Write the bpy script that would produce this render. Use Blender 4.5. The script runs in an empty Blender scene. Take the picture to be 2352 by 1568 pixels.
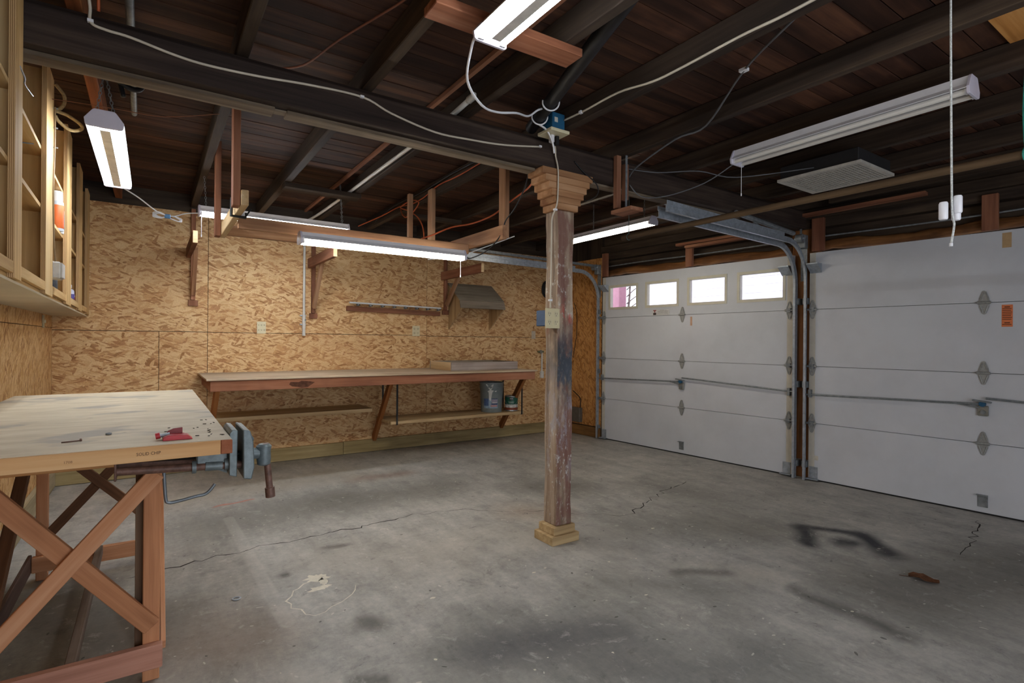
import bpy, bmesh, math, random
from mathutils import Vector, Matrix

random.seed(7)
S = bpy.context.scene
C = S.collection

# ------------------------------------------------------------------ camera
cam_d = bpy.data.cameras.new('camera')
cam_d.sensor_width = 36.0
cam_d.lens = 36.0 * 1227.0 / 2352.0
cam_d.clip_start = 0.02
cam = bpy.data.objects.new('camera', cam_d)
C.objects.link(cam)
cam.matrix_world = (Matrix.Translation((0, 0, 1.33)) @ Matrix.Rotation(math.radians(-34), 4, 'Z')
                    @ Matrix.Rotation(math.radians(90), 4, 'X') @ Matrix.Rotation(0.0083, 4, 'Z'))
S.camera = cam

# ------------------------------------------------------------------ sky, exposure
w = bpy.data.worlds.new('overcast_sky')
S.world = w
w.use_nodes = True
w.node_tree.nodes['Background'].inputs[0].default_value = (0.86, 0.92, 1.0, 1)
w.node_tree.nodes['Background'].inputs[1].default_value = 2.9
S.view_settings.view_transform = 'Standard'
S.view_settings.look = 'None'
S.view_settings.exposure = 0.66
S.view_settings.gamma = 1.0
S.view_settings.use_curve_mapping = False
TUBE_COOL = 30.0
TUBE_WARM = 24.0
S.cycles.max_bounces = 4
S.cycles.diffuse_bounces = 3
S.cycles.glossy_bounces = 2
S.cycles.transmission_bounces = 2
S.cycles.transparent_max_bounces = 6
S.cycles.caustics_reflective = False
S.cycles.caustics_refractive = False

# ------------------------------------------------------------------ materials
def lin(c):
    if isinstance(c, str):
        c = c.lstrip('#')
        c = [int(c[i:i + 2], 16) / 255 for i in (0, 2, 4)]
    return tuple((x / 12.92 if x <= 0.04045 else ((x + 0.055) / 1.055) ** 2.4) for x in c) + (1,)

_m = {}
def base(name):
    m = bpy.data.materials.new(name)
    m.use_nodes = True
    nt = m.node_tree
    return m, nt, nt.nodes['Principled BSDF']

def N(nt, t, **kw):
    n = nt.nodes.new(t)
    for k, v in kw.items():
        setattr(n, k, v)
    return n

def setin(n, **kw):
    for k, v in kw.items():
        n.inputs[k.replace('_', ' ')].default_value = v
    return n

def ramp(nt, fac, stops):
    r = N(nt, 'ShaderNodeValToRGB')
    e = r.color_ramp.elements
    while len(e) < len(stops):
        e.new(0.5)
    for el, (p, c) in zip(e, stops):
        el.position = p
        el.color = lin(c) if isinstance(c, str) else c
    nt.links.new(fac, r.inputs[0])
    return r.outputs[0]

def mixc(nt, fac, a, b, mode='MIX'):
    m = N(nt, 'ShaderNodeMix', data_type='RGBA', blend_type=mode)
    for sock, v in ((m.inputs[0], fac), (m.inputs[6], a), (m.inputs[7], b)):
        if isinstance(v, (int, float)):
            sock.default_value = v
        elif isinstance(v, tuple):
            sock.default_value = v
        else:
            nt.links.new(v, sock)
    return m.outputs[2]

def mth(nt, op, a, b=None, c=None, clamp=False):
    m = N(nt, 'ShaderNodeMath', operation=op)
    m.use_clamp = clamp
    for i, v in enumerate((a, b, c)):
        if v is None:
            continue
        if isinstance(v, (int, float)):
            m.inputs[i].default_value = v
        else:
            nt.links.new(v, m.inputs[i])
    return m.outputs[0]

def coords(nt):
    """object coordinates shifted by the object's random number, so alike pieces differ"""
    tc = N(nt, 'ShaderNodeTexCoord')
    oi = N(nt, 'ShaderNodeObjectInfo')
    k = mth(nt, 'MULTIPLY', oi.outputs['Random'], 37.0)
    ad = N(nt, 'ShaderNodeVectorMath', operation='ADD')
    nt.links.new(tc.outputs['Object'], ad.inputs[0])
    nt.links.new(k, ad.inputs[1])
    return ad.outputs[0], oi.outputs['Random']

def noise(nt, vec, scale, detail=4.0, rough=0.6, mp=None):
    if mp is not None:
        m = N(nt, 'ShaderNodeMapping')
        m.inputs['Scale'].default_value = mp
        nt.links.new(vec, m.inputs[0])
        vec = m.outputs[0]
    n = N(nt, 'ShaderNodeTexNoise')
    n.inputs['Scale'].default_value = scale
    n.inputs['Detail'].default_value = detail
    n.inputs['Roughness'].default_value = rough
    nt.links.new(vec, n.inputs['Vector'])
    return n.outputs['Fac']

def bump(nt, bsdf, h, strength=0.2, dist=0.01):
    b = N(nt, 'ShaderNodeBump')
    b.inputs['Strength'].default_value = strength
    b.inputs['Distance'].default_value = dist
    nt.links.new(h, b.inputs['Height'])
    nt.links.new(b.outputs[0], bsdf.inputs['Normal'])

def wood(dark, mid, light, axis=0, rough=0.75, stain=0.35, stain_col='2a2320', var=0.35, grain=26.0):
    key = ('wood', dark, mid, light, axis, rough, stain, stain_col, var, grain)
    if key in _m:
        return _m[key]
    m, nt, b = base('wood_grain')
    v, rnd = coords(nt)
    sc = [grain, grain, grain]
    sc[axis] = 1.2
    g = noise(nt, v, 1.0, 4.0, 0.62, tuple(sc))
    sc2 = [6.0, 6.0, 6.0]
    sc2[axis] = 0.8
    g2 = noise(nt, v, 1.0, 3.0, 0.5, tuple(sc2))
    f = mth(nt, 'MULTIPLY_ADD', g2, 0.5, mth(nt, 'MULTIPLY', g, 0.5))
    col = ramp(nt, f, [(0.36, dark), (0.5, mid), (0.64, light)])
    st = noise(nt, v, 2.6, 3.0, 0.65, None)
    sm = mth(nt, 'MULTIPLY', mth(nt, 'SMOOTHSTEP' if False else 'SUBTRACT', st, 0.52, clamp=True), 3.2, clamp=True)
    col = mixc(nt, mth(nt, 'MULTIPLY', sm, stain), col, lin(stain_col))
    val = mth(nt, 'MULTIPLY_ADD', rnd, var, 1.0 - var / 2)
    hs = N(nt, 'ShaderNodeHueSaturation')
    nt.links.new(val, hs.inputs['Value'])
    nt.links.new(col, hs.inputs['Color'])
    nt.links.new(hs.outputs[0], b.inputs['Base Color'])
    b.inputs['Roughness'].default_value = rough
    b.inputs['Specular IOR Level'].default_value = 0.25
    _m[key] = m
    return m

def plain(col, rough=0.5, metal=0.0, spec=0.5, speck=0.12, scale=18.0, name='paint'):
    key = ('plain', col, rough, metal, spec, speck, scale)
    if key in _m:
        return _m[key]
    m, nt, b = base(name)
    v, rnd = coords(nt)
    n = noise(nt, v, scale, 5.0, 0.65)
    c = lin(col)
    lo = tuple(x * (1 - speck) for x in c[:3]) + (1,)
    hi = tuple(min(1, x * (1 + speck)) for x in c[:3]) + (1,)
    colr = ramp(nt, n, [(0.35, lo), (0.65, hi)])
    nt.links.new(colr, b.inputs['Base Color'])
    b.inputs['Roughness'].default_value = rough
    b.inputs['Metallic'].default_value = metal
    b.inputs['Specular IOR Level'].default_value = spec
    _m[key] = m
    return m

def emit(col, strength):
    key = ('emit', col, strength)
    if key in _m:
        return _m[key]
    m, nt, b = base('lit_tube')
    b.inputs['Base Color'].default_value = (0.9, 0.9, 0.9, 1)
    b.inputs['Emission Color'].default_value = col
    b.inputs['Emission Strength'].default_value = strength
    _m[key] = m
    return m

def osb(plane, tint=('dcc097', 'c8a276', 'ab8058'), along=0.0):
    """oriented strand board: layers of long random strands laid over each other"""
    key = ('osb', plane, tint, along)
    if key in _m:
        return _m[key]
    m, nt, b = base('strand_board')
    v, rnd = coords(nt)
    sx = N(nt, 'ShaderNodeSeparateXYZ')
    nt.links.new(v, sx.inputs[0])
    cb = N(nt, 'ShaderNodeCombineXYZ')
    nt.links.new(sx.outputs['X' if plane == 'xz' else 'Y'], cb.inputs[0])
    nt.links.new(sx.outputs['Z'], cb.inputs[1])
    wob = N(nt, 'ShaderNodeTexNoise')
    wob.inputs['Scale'].default_value = 9.0
    wob.inputs['Detail'].default_value = 3.0
    nt.links.new(cb.outputs[0], wob.inputs['Vector'])
    vm = N(nt, 'ShaderNodeVectorMath', operation='MULTIPLY_ADD')
    nt.links.new(wob.outputs['Color'], vm.inputs[0])
    vm.inputs[1].default_value = (0.016, 0.016, 0)
    nt.links.new(cb.outputs[0], vm.inputs[2])
    p = vm.outputs[0]
    col = None
    layers = [(0, 8.0, 30.0, 0.0), (34, 7.0, 34.0, 0.45), (-38, 8.0, 32.0, 0.5), (68, 9.0, 40.0, 0.74),
              (10, 10.0, 54.0, 0.6), (-20, 14.0, 84.0, 0.7)]
    for i, (ang, fx, fy, thr) in enumerate(layers):
        mp = N(nt, 'ShaderNodeMapping', vector_type='TEXTURE')
        mp.inputs['Location'].default_value = (i * 3.7, i * 1.9, 0)
        mp.inputs['Rotation'].default_value = (0, 0, math.radians(ang + along))
        mp.inputs['Scale'].default_value = (1 / fx, 1 / fy, 1)
        nt.links.new(p, mp.inputs[0])
        vo = N(nt, 'ShaderNodeTexVoronoi', voronoi_dimensions='2D', feature='F1')
        vo.inputs['Scale'].default_value = 1.0
        nt.links.new(mp.outputs[0], vo.inputs['Vector'])
        sc = N(nt, 'ShaderNodeSeparateColor')
        nt.links.new(vo.outputs['Color'], sc.inputs[0])
        c = ramp(nt, sc.outputs[0], [(0.0, tint[2]), (0.2, tint[1]), (0.42, tint[0]), (0.66, tint[0]), (0.84, tint[1]), (0.98, '9a7048')])
        if col is None:
            col = c
        else:
            mask = mth(nt, 'GREATER_THAN', sc.outputs[2], thr)
            edge = mth(nt, 'MULTIPLY', mth(nt, 'SUBTRACT', 0.62, vo.outputs['Distance'], clamp=True), 9.0, clamp=True)
            mask = mth(nt, 'MULTIPLY', mask, edge)
            col = mixc(nt, mask, col, c)
    # dark slivers between strands
    mp = N(nt, 'ShaderNodeMapping', vector_type='TEXTURE')
    mp.inputs['Rotation'].default_value = (0, 0, math.radians(15 + along))
    mp.inputs['Scale'].default_value = (1 / 14.0, 1 / 70.0, 1)
    nt.links.new(p, mp.inputs[0])
    nz = noise(nt, mp.outputs[0], 1.0, 3.0, 0.6)
    sl = mth(nt, 'MULTIPLY', mth(nt, 'SUBTRACT', nz, 0.67, clamp=True), 9.0, clamp=True)
    col = mixc(nt, mth(nt, 'MULTIPLY', sl, 0.6), col, lin('6b4526'))
    big = noise(nt, p, 1.6, 3.0, 0.5)
    col = mixc(nt, mth(nt, 'MULTIPLY', mth(nt, 'SUBTRACT', big, 0.45, clamp=True), 1.1, clamp=True), col, lin('b58a5c'), 'MIX')
    fg = noise(nt, cb.outputs[0], 90.0, 3.0, 0.7)
    col = mixc(nt, 0.35, col, ramp(nt, fg, [(0.3, '8a6a48'), (0.7, 'e8d2ac')]), 'OVERLAY')
    nt.links.new(col, b.inputs['Base Color'])
    b.inputs['Roughness'].default_value = 0.62
    b.inputs['Specular IOR Level'].default_value = 0.3
    _m[key] = m
    return m

def concrete():
    m, nt, b = base('stained_concrete')
    tc = N(nt, 'ShaderNodeTexCoord')
    g = N(nt, 'ShaderNodeNewGeometry')
    v = g.outputs['Position']
    # wobbled position for the stains
    wn = N(nt, 'ShaderNodeTexNoise')
    wn.inputs['Scale'].default_value = 2.2
    wn.inputs['Detail'].default_value = 3.0
    nt.links.new(v, wn.inputs['Vector'])
    vm = N(nt, 'ShaderNodeVectorMath', operation='MULTIPLY_ADD')
    nt.links.new(wn.outputs['Color'], vm.inputs[0])
    vm.inputs[1].default_value = (0.34, 0.34, 0)
    off = N(nt, 'ShaderNodeVectorMath', operation='SUBTRACT')
    nt.links.new(v, off.inputs[0])
    off.inputs[1].default_value = (0.17, 0.17, 0)
    nt.links.new(off.outputs[0], vm.inputs[2])
    p = vm.outputs[0]
    big = noise(nt, v, 0.8, 3.0, 0.6)
    mid = noise(nt, p, 4.0, 6.0, 0.72)
    fine = noise(nt, v, 30.0, 4.0, 0.75)
    streak = noise(nt, v, 1.0, 5.0, 0.7, (7.0, 2.0, 1.0))
    col = ramp(nt, big, [(0.32, '9b9a98'), (0.5, 'b4b3b0'), (0.68, 'c6c4c0')])
    col = mixc(nt, 0.6, col, ramp(nt, mid, [(0.30, '6f6d6b'), (0.46, 'a6a5a2'), (0.58, 'bab8b4'), (0.72, 'd5d3ce')]))
    col = mixc(nt, 0.32, col, ramp(nt, streak, [(0.35, '716f6d'), (0.65, 'cbc8c2')]))
    col = mixc(nt, 0.3, col, ramp(nt, fine, [(0.3, '57534d'), (0.7, 'beb6a8')]), 'OVERLAY')

    def seg(ax, ay, bx, by, r, soft, src=p):
        """mask around a segment on the floor"""
        s = N(nt, 'ShaderNodeVectorMath', operation='SUBTRACT')
        nt.links.new(src, s.inputs[0])
        s.inputs[1].default_value = (ax, ay, 0)
        dx, dy = bx - ax, by - ay
        l2 = dx * dx + dy * dy + 1e-6
        d = N(nt, 'ShaderNodeVectorMath', operation='DOT_PRODUCT')
        nt.links.new(s.outputs[0], d.inputs[0])
        d.inputs[1].default_value = (dx / l2, dy / l2, 0)
        t = mth(nt, 'ADD', d.outputs['Value'], 0.0, clamp=True)
        q = N(nt, 'ShaderNodeVectorMath', operation='SCALE')
        q.inputs[0].default_value = (dx, dy, 0)
        nt.links.new(t, q.inputs['Scale'])
        e = N(nt, 'ShaderNodeVectorMath', operation='SUBTRACT')
        nt.links.new(s.outputs[0], e.inputs[0])
        nt.links.new(q.outputs[0], e.inputs[1])
        flat = N(nt, 'ShaderNodeVectorMath', operation='MULTIPLY')
        nt.links.new(e.outputs[0], flat.inputs[0])
        flat.inputs[1].default_value = (1, 1, 0)
        ln = N(nt, 'ShaderNodeVectorMath', operation='LENGTH')
        nt.links.new(flat.outputs[0], ln.inputs[0])
        return mth(nt, 'DIVIDE', mth(nt, 'SUBTRACT', r + soft, ln.outputs['Value']), soft, clamp=True)

    at = N(nt, 'ShaderNodeAttribute', attribute_name='stain')
    f = mth(nt, 'MULTIPLY', at.outputs['Alpha'], mth(nt, 'MULTIPLY_ADD', mid, 1.0, 0.45, clamp=True))
    col = mixc(nt, f, col, at.outputs['Color'])
    sc1 = noise(nt, p, 9.0, 5.0, 0.78)
    col = mixc(nt, mth(nt, 'MULTIPLY', mth(nt, 'MULTIPLY', mth(nt, 'SUBTRACT', sc1, 0.57, clamp=True), 8.0, clamp=True), 0.38), col, lin('cfccc5'))
    col = mixc(nt, mth(nt, 'MULTIPLY', mth(nt, 'MULTIPLY', mth(nt, 'SUBTRACT', 0.42, sc1, clamp=True), 9.0, clamp=True), 0.45), col, lin('4c4a47'))
    # straight pale line left by an old partition, red chalk stroke
    f = seg(0.482, 4.46, 0.535, 2.66, 0.03, 0.012, v)
    col = mixc(nt, mth(nt, 'MULTIPLY', f, 0.2), col, lin('c9c5bd'))
    f = seg(0.40, 4.80, 0.66, 4.86, 0.008, 0.02)
    col = mixc(nt, mth(nt, 'MULTIPLY', f, 0.55), col, lin('c8643f'))
    # paint specks and pits
    for sc_, rad, c, thr in ((17.0, 0.10, 'cfcac0', 0.965), (9.0, 0.06, '3a3733', 0.93)):
        vo = N(nt, 'ShaderNodeTexVoronoi', voronoi_dimensions='2D')
        vo.inputs['Scale'].default_value = sc_
        nt.links.new(p, vo.inputs['Vector'])
        s2 = N(nt, 'ShaderNodeSeparateColor')
        nt.links.new(vo.outputs['Color'], s2.inputs[0])
        mk = mth(nt, 'MULTIPLY', mth(nt, 'LESS_THAN', vo.outputs['Distance'], rad), mth(nt, 'GREATER_THAN', s2.outputs[0], thr))
        col = mixc(nt, mth(nt, 'MULTIPLY', mk, 0.7), col, lin(c))
    nt.links.new(col, b.inputs['Base Color'])
    b.inputs['Roughness'].default_value = 0.58
    b.inputs['Specular IOR Level'].default_value = 0.35
    bump(nt, b, fine, 0.12, 0.002)
    return m

def old_paint_post():
    """bare timber with worn red, blue and white paint"""
    m, nt, b = base('worn_painted_timber')
    v, rnd = coords(nt)
    g = noise(nt, v, 1.0, 6.0, 0.65, (30, 30, 1.4))
    col = ramp(nt, g, [(0.35, '6a5646'), (0.5, '96806b'), (0.65, 'b3a08c')])
    n1 = noise(nt, v, 1.0, 5.0, 0.65, (11, 11, 3.2))
    n2 = noise(nt, v, 1.0, 6.0, 0.72, (15, 15, 6.0))
    n3 = noise(nt, v, 1.0, 5.0, 0.75, (38, 38, 19.0))
    g_ = N(nt, 'ShaderNodeNewGeometry')
    sp = N(nt, 'ShaderNodeSeparateXYZ')
    nt.links.new(g_.outputs['Position'], sp.inputs[0])
    z = sp.outputs['Z']
    sn = N(nt, 'ShaderNodeSeparateXYZ')
    nt.links.new(g_.outputs['Normal'], sn.inputs[0])
    front = mth(nt, 'GREATER_THAN', mth(nt, 'MULTIPLY', sn.outputs['Y'], -1.0), 0.5)   # the face that was painted
    red = mth(nt, 'MULTIPLY', mth(nt, 'SUBTRACT', n1, 0.40, clamp=True), 8.0, clamp=True)
    red = mth(nt, 'MULTIPLY', red, mth(nt, 'MULTIPLY_ADD', front, 0.68, 0.08))
    col = mixc(nt, red, col, lin('744a42'))
    def band(z0, h):
        return mth(nt, 'SUBTRACT', 1.0, mth(nt, 'DIVIDE', mth(nt, 'ABSOLUTE', mth(nt, 'SUBTRACT', z, z0)), h), clamp=True)
    bl = mth(nt, 'MULTIPLY', mth(nt, 'MULTIPLY', mth(nt, 'SUBTRACT', n2, 0.36, clamp=True), 6.0, clamp=True), band(1.17, 0.3))
    bl = mth(nt, 'MULTIPLY', bl, mth(nt, 'MULTIPLY_ADD', front, 0.6, 0.4))
    col = mixc(nt, mth(nt, 'MULTIPLY', bl, 1.5, clamp=True), col, lin('3d434d'))
    wl = mth(nt, 'MULTIPLY', mth(nt, 'MULTIPLY', mth(nt, 'SUBTRACT', n2, 0.5, clamp=True), 8.0, clamp=True), band(0.75, 0.45))
    col = mixc(nt, mth(nt, 'MULTIPLY', wl, 0.75), col, lin('9d9ba6'))
    ww = mth(nt, 'MULTIPLY', mth(nt, 'MULTIPLY', mth(nt, 'SUBTRACT', n3, 0.56, clamp=True), 14.0, clamp=True), mth(nt, 'ADD', mth(nt, 'ADD', band(1.68, 0.35), band(0.5, 0.45)), 0.15, clamp=True))
    col = mixc(nt, mth(nt, 'MULTIPLY', ww, 0.8), col, lin('cbcac4'))
    rd = mth(nt, 'MULTIPLY', mth(nt, 'MULTIPLY', mth(nt, 'SUBTRACT', n2, 0.56, clamp=True), 14.0, clamp=True), band(1.5, 0.14))
    col = mixc(nt, mth(nt, 'MULTIPLY', rd, 0.8), col, lin('b0453a'))
    dk = mth(nt, 'MULTIPLY', mth(nt, 'MULTIPLY', mth(nt, 'SUBTRACT', n1, 0.5, clamp=True), 6.0, clamp=True), band(1.3, 0.25))
    col = mixc(nt, mth(nt, 'MULTIPLY', dk, 0.7), col, lin('35322f'))
    nt.links.new(col, b.inputs['Base Color'])
    b.inputs['Roughness'].default_value = 0.65
    bump(nt, b, g, 0.3, 0.004)
    return m

def table_top():
    m, nt, b = base('worn_veneer')
    v, rnd = coords(nt)
    g = noise(nt, v, 1.0, 4.0, 0.6, (5.0, 16, 30))
    col = ramp(nt, g, [(0.3, 'c3b49b'), (0.5, 'd2c4ab'), (0.7, 'ddd1bb')])
    n = noise(nt, v, 1.0, 4.0, 0.55, (2.4, 3.0, 4.5))
    gs = mth(nt, 'MULTIPLY', mth(nt, 'SUBTRACT', n, 0.56, clamp=True), 14.0, clamp=True)
    col = mixc(nt, mth(nt, 'MULTIPLY', gs, 0.62), col, lin('8f8a86'))
    n4 = noise(nt, v, 1.0, 4.0, 0.6, (16, 34, 40))
    dk = mth(nt, 'MULTIPLY', mth(nt, 'SUBTRACT', n4, 0.70, clamp=True), 12.0, clamp=True)
    col = mixc(nt, mth(nt, 'MULTIPLY', dk, 0.7), col, lin('4c4640'))
    sx = N(nt, 'ShaderNodeSeparateXYZ')
    tc = N(nt, 'ShaderNodeTexCoord')
    nt.links.new(tc.outputs['Object'], sx.inputs[0])
    wear = mth(nt, 'MULTIPLY', mth(nt, 'SUBTRACT', sx.outputs[0], 0.12, clamp=True), 2.6, clamp=True)
    col = mixc(nt, mth(nt, 'MULTIPLY', wear, 0.55), col, lin('8a8274'))
    nt.links.new(col, b.inputs['Base Color'])
    b.inputs['Roughness'].default_value = 0.6
    b.inputs['Specular IOR Level'].default_value = 0.3
    return m

def glass():
    m, nt, b = base('window_glass')
    nt.nodes.remove(b)
    t = N(nt, 'ShaderNodeBsdfTransparent')
    t.inputs[0].default_value = (0.93, 0.92, 0.97, 1)
    gl = N(nt, 'ShaderNodeBsdfGlossy')
    gl.inputs['Roughness'].default_value = 0.05
    mx = N(nt, 'ShaderNodeMixShader')
    mx.inputs[0].default_value = 0.06
    nt.links.new(t.outputs[0], mx.inputs[1])
    nt.links.new(gl.outputs[0], mx.inputs[2])
    nt.links.new(mx.outputs[0], nt.nodes['Material Output'].inputs['Surface'])
    return m

RED = lambda a=0: wood('6b4231', '8c5d46', 'a4765c', a, stain=0.25)
FIR = lambda a=0: wood('805a42', 'a07859', 'b79072', a, stain=0.2)
PALE = lambda a=0: wood('a98a63', 'c4a67c', 'd8bf98', a, stain=0.2, stain_col='5e4a38')
PLY = lambda a=0: wood('b5905c', 'cda974', 'dec08f', a, stain=0.15, stain_col='6a5238', var=0.15)
CEIL = lambda a=0: wood('2a1a14', '442b20', '5f3f2d', a, stain=0.75, stain_col='1c1210', var=0.75, grain=18)
JOIST = lambda a=0: wood('261d18', '3b2f26', '504235', a, stain=0.4, stain_col='15110f', var=0.3)
BEAM = lambda a=0: wood('241b18', '382c27', '4c3f36', a, stain=0.4, stain_col='14100f', var=0.1, grain=40)
STRIP = lambda a=0: wood('4d4136', '716353', '8c7d6c', a, stain=0.6, stain_col='3a3029', var=0.2)
TREAT = lambda a=0: wood('7d6b48', '9f8c63', 'b8a57c', a, stain=0.3, stain_col='3f3524', var=0.2, grain=16)
BENCH = lambda a=0: wood('7a4c38', '9c684e', 'b27e63', a, stain=0.4, stain_col='33231c', var=0.2)
GREYW = lambda a=0: wood('6d6153', '8c7f6f', 'a3978a', a, stain=0.3, stain_col='4a4138', var=0.15)
GALV = plain('a4acb6', 0.42, 0.4, 0.5, 0.2, 30, 'galvanised_steel')
GALVD = plain('7f8488', 0.5, 0.35, 0.5, 0.25, 30, 'dull_steel')
WHITE = plain('e2e1e6', 0.4, 0, 0.5, 0.04, 12, 'white_enamel')
IVORY = plain('d9cfae', 0.4, 0, 0.5, 0.04, 20, 'ivory_plastic')
DOORP = plain('c9ccd3', 0.5, 0, 0.4, 0.05, 2.0, 'door_enamel')
BLACK = plain('1a1a1c', 0.5, 0, 0.4, 0.2, 40, 'black_rubber')
CABLEW = plain('c9bfae', 0.5, 0, 0.4, 0.1, 8, 'cable_jacket')
CABLEW2 = plain('e6e6ea', 0.4, 0, 0.4, 0.05, 8, 'white_cable')
ORANGE = plain('b0552e', 0.55, 0, 0.4, 0.15, 8, 'orange_cable')
BROWNC = plain('7a4a36', 0.6, 0, 0.4, 0.15, 8, 'brown_cable')
GREYC = plain('5f6064', 0.55, 0, 0.4, 0.15, 8, 'grey_cable')
BLUEP = plain('23587a', 0.45, 0, 0.4, 0.1, 20, 'blue_plastic')
PVC = plain('d4d2cc', 0.4, 0, 0.5, 0.06, 8, 'white_pvc')
IRON = plain('6a4d42', 0.55, 0.15, 0.5, 0.35, 40, 'rusty_iron')
VISEM = plain('6c7679', 0.5, 0.35, 0.5, 0.25, 26, 'worn_grey_enamel')

# ------------------------------------------------------------------ mesh helpers
def tag(o, label=None, cat=None, group=None, kind=None):
    if label: o['label'] = label
    if cat: o['category'] = cat
    if group: o['group'] = group
    if kind: o['kind'] = kind
    return o

def wm(o):
    m = o.matrix_basis.copy()
    while o.parent:
        o = o.parent
        m = o.matrix_basis @ m
    return m

def empty(name, loc, label=None, cat=None, group=None, kind=None, rz=0.0):
    o = bpy.data.objects.new(name, None)
    o.empty_display_size = 0.1
    C.objects.link(o)
    o.matrix_basis = Matrix.Translation(loc) @ Matrix.Rotation(rz, 4, 'Z')
    return tag(o, label, cat, group, kind)

def link(name, bm, mat, parent=None, smooth=False, M=None):
    """link a bmesh given in world space (or in the space of M) as one object"""
    bmesh.ops.recalc_face_normals(bm, faces=bm.faces)
    if M is None:
        co = [v.co for v in bm.verts]
        c = Vector([(min(p[i] for p in co) + max(p[i] for p in co)) / 2 for i in range(3)])
        M = Matrix.Translation(c)
        bmesh.ops.transform(bm, matrix=M.inverted(), verts=bm.verts)
    me = bpy.data.meshes.new(name)
    bm.to_mesh(me)
    bm.free()
    mats = mat if isinstance(mat, (list, tuple)) else [mat]
    for m in mats:
        me.materials.append(m)
    if smooth:
        for f in me.polygons:
            f.use_smooth = True
    o = bpy.data.objects.new(name, me)
    C.objects.link(o)
    if parent is not None:
        o.parent = parent
        o.matrix_basis = wm(parent).inverted() @ M
    else:
        o.matrix_basis = M
    return o

def badd(bm, x0, x1, y0, y1, z0, z1, fn=None, mi=0):
    vs = [bm.verts.new(fn(x, y, z) if fn else (x, y, z)) for z in (z0, z1) for y in (y0, y1) for x in (x0, x1)]
    for q in ((0, 1, 3, 2), (4, 6, 7, 5), (0, 4, 5, 1), (2, 3, 7, 6), (0, 2, 6, 4), (1, 5, 7, 3)):
        f = bm.faces.new([vs[i] for i in q])
        f.material_index = mi
    return vs

def bevel(bm, w, seg=1):
    if w > 0:
        bmesh.ops.bevel(bm, geom=list(bm.edges), offset=w, segments=seg, profile=0.5, affect='EDGES')

def box(name, x0, x1, y0, y1, z0, z1, mat, parent=None, bv=0.0, fn=None, seg=1):
    bm = bmesh.new()
    badd(bm, x0, x1, y0, y1, z0, z1, fn)
    bevel(bm, bv, seg)
    return link(name, bm, mat, parent)

def bar(name, p0, p1, wid, hgt, mat, parent=None, bv=0.002, up=(0, 0, 1), ext=0.0):
    """board from p0 to p1; local x runs along it, so the grain follows"""
    p0, p1 = Vector(p0), Vector(p1)
    d = p1 - p0
    x = d.normalized()
    upv = Vector(up)
    y = upv.cross(x).normalized()
    z = x.cross(y)
    M = Matrix((x, y, z)).transposed().to_4x4()
    M.translation = (p0 + p1) / 2
    bm = bmesh.new()
    l = d.length / 2 + ext
    badd(bm, -l, l, -wid / 2, wid / 2, -hgt / 2, hgt / 2)
    bevel(bm, bv)
    return link(name, bm, mat, parent, M=M)

def smooth_pts(pts, n=5):
    P = [Vector(p) for p in pts]
    if len(P) < 3:
        return P
    out = []
    for i in range(len(P) - 1):
        a, b_, c, d = P[max(i - 1, 0)], P[i], P[i + 1], P[min(i + 2, len(P) - 1)]
        for k in range(n):
            t = k / n
            out.append(0.5 * ((2 * b_) + (-a + c) * t + (2 * a - 5 * b_ + 4 * c - d) * t * t + (-a + 3 * b_ - 3 * c + d) * t ** 3))
    out.append(P[-1])
    return out

def tube_bm(bm, pts, r, sides=6, cap=True, flat=1.0):
    rings = []
    prev = None
    for i, p in enumerate(pts):
        t = (pts[min(i + 1, len(pts) - 1)] - pts[max(i - 1, 0)])
        if t.length < 1e-9:
            t = Vector((0, 0, 1))
        t.normalize()
        if prev is None:
            a = Vector((0, 0, 1)) if abs(t.z) < 0.9 else Vector((1, 0, 0))
            u = t.cross(a).normalized()
        else:
            u = (prev - t * prev.dot(t)).normalized()
        prev = u
        v = t.cross(u)
        rr = r[i] if isinstance(r, (list, tuple)) else r
        rings.append([bm.verts.new(p + (u * math.cos(2 * math.pi * k / sides) + v * flat * math.sin(2 * math.pi * k / sides)) * rr) for k in range(sides)])
    for a, b_ in zip(rings, rings[1:]):
        for k in range(sides):
            bm.faces.new((a[k], a[(k + 1) % sides], b_[(k + 1) % sides], b_[k]))
    if cap:
        bm.faces.new(rings[0][::-1])
        bm.faces.new(rings[-1])

def cable(name, pts, r, mat, parent=None, sides=6, n=5, sm=True):
    bm = bmesh.new()
    tube_bm(bm, smooth_pts(pts, n) if n > 1 else [Vector(p) for p in pts], r, sides)
    return link(name, bm, mat, parent, smooth=sm)

def rod(name, p0, p1, r, mat, parent=None, sides=12, bm=None):
    own = bm is None
    bm = bm or bmesh.new()
    tube_bm(bm, [Vector(p0), Vector(p1)], r, sides)
    if own:
        o = link(name, bm, mat, parent, smooth=True)
        shade(o)
        return o

def shade(o, ang=0.7):
    me = o.data
    for e in me.edges:
        e.use_edge_sharp = False
    bm = bmesh.new()
    bm.from_mesh(me)
    for e in bm.edges:
        e.smooth = not (len(e.link_faces) == 2 and e.calc_face_angle(0) > ang)
    bm.to_mesh(me)
    bm.free()

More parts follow.
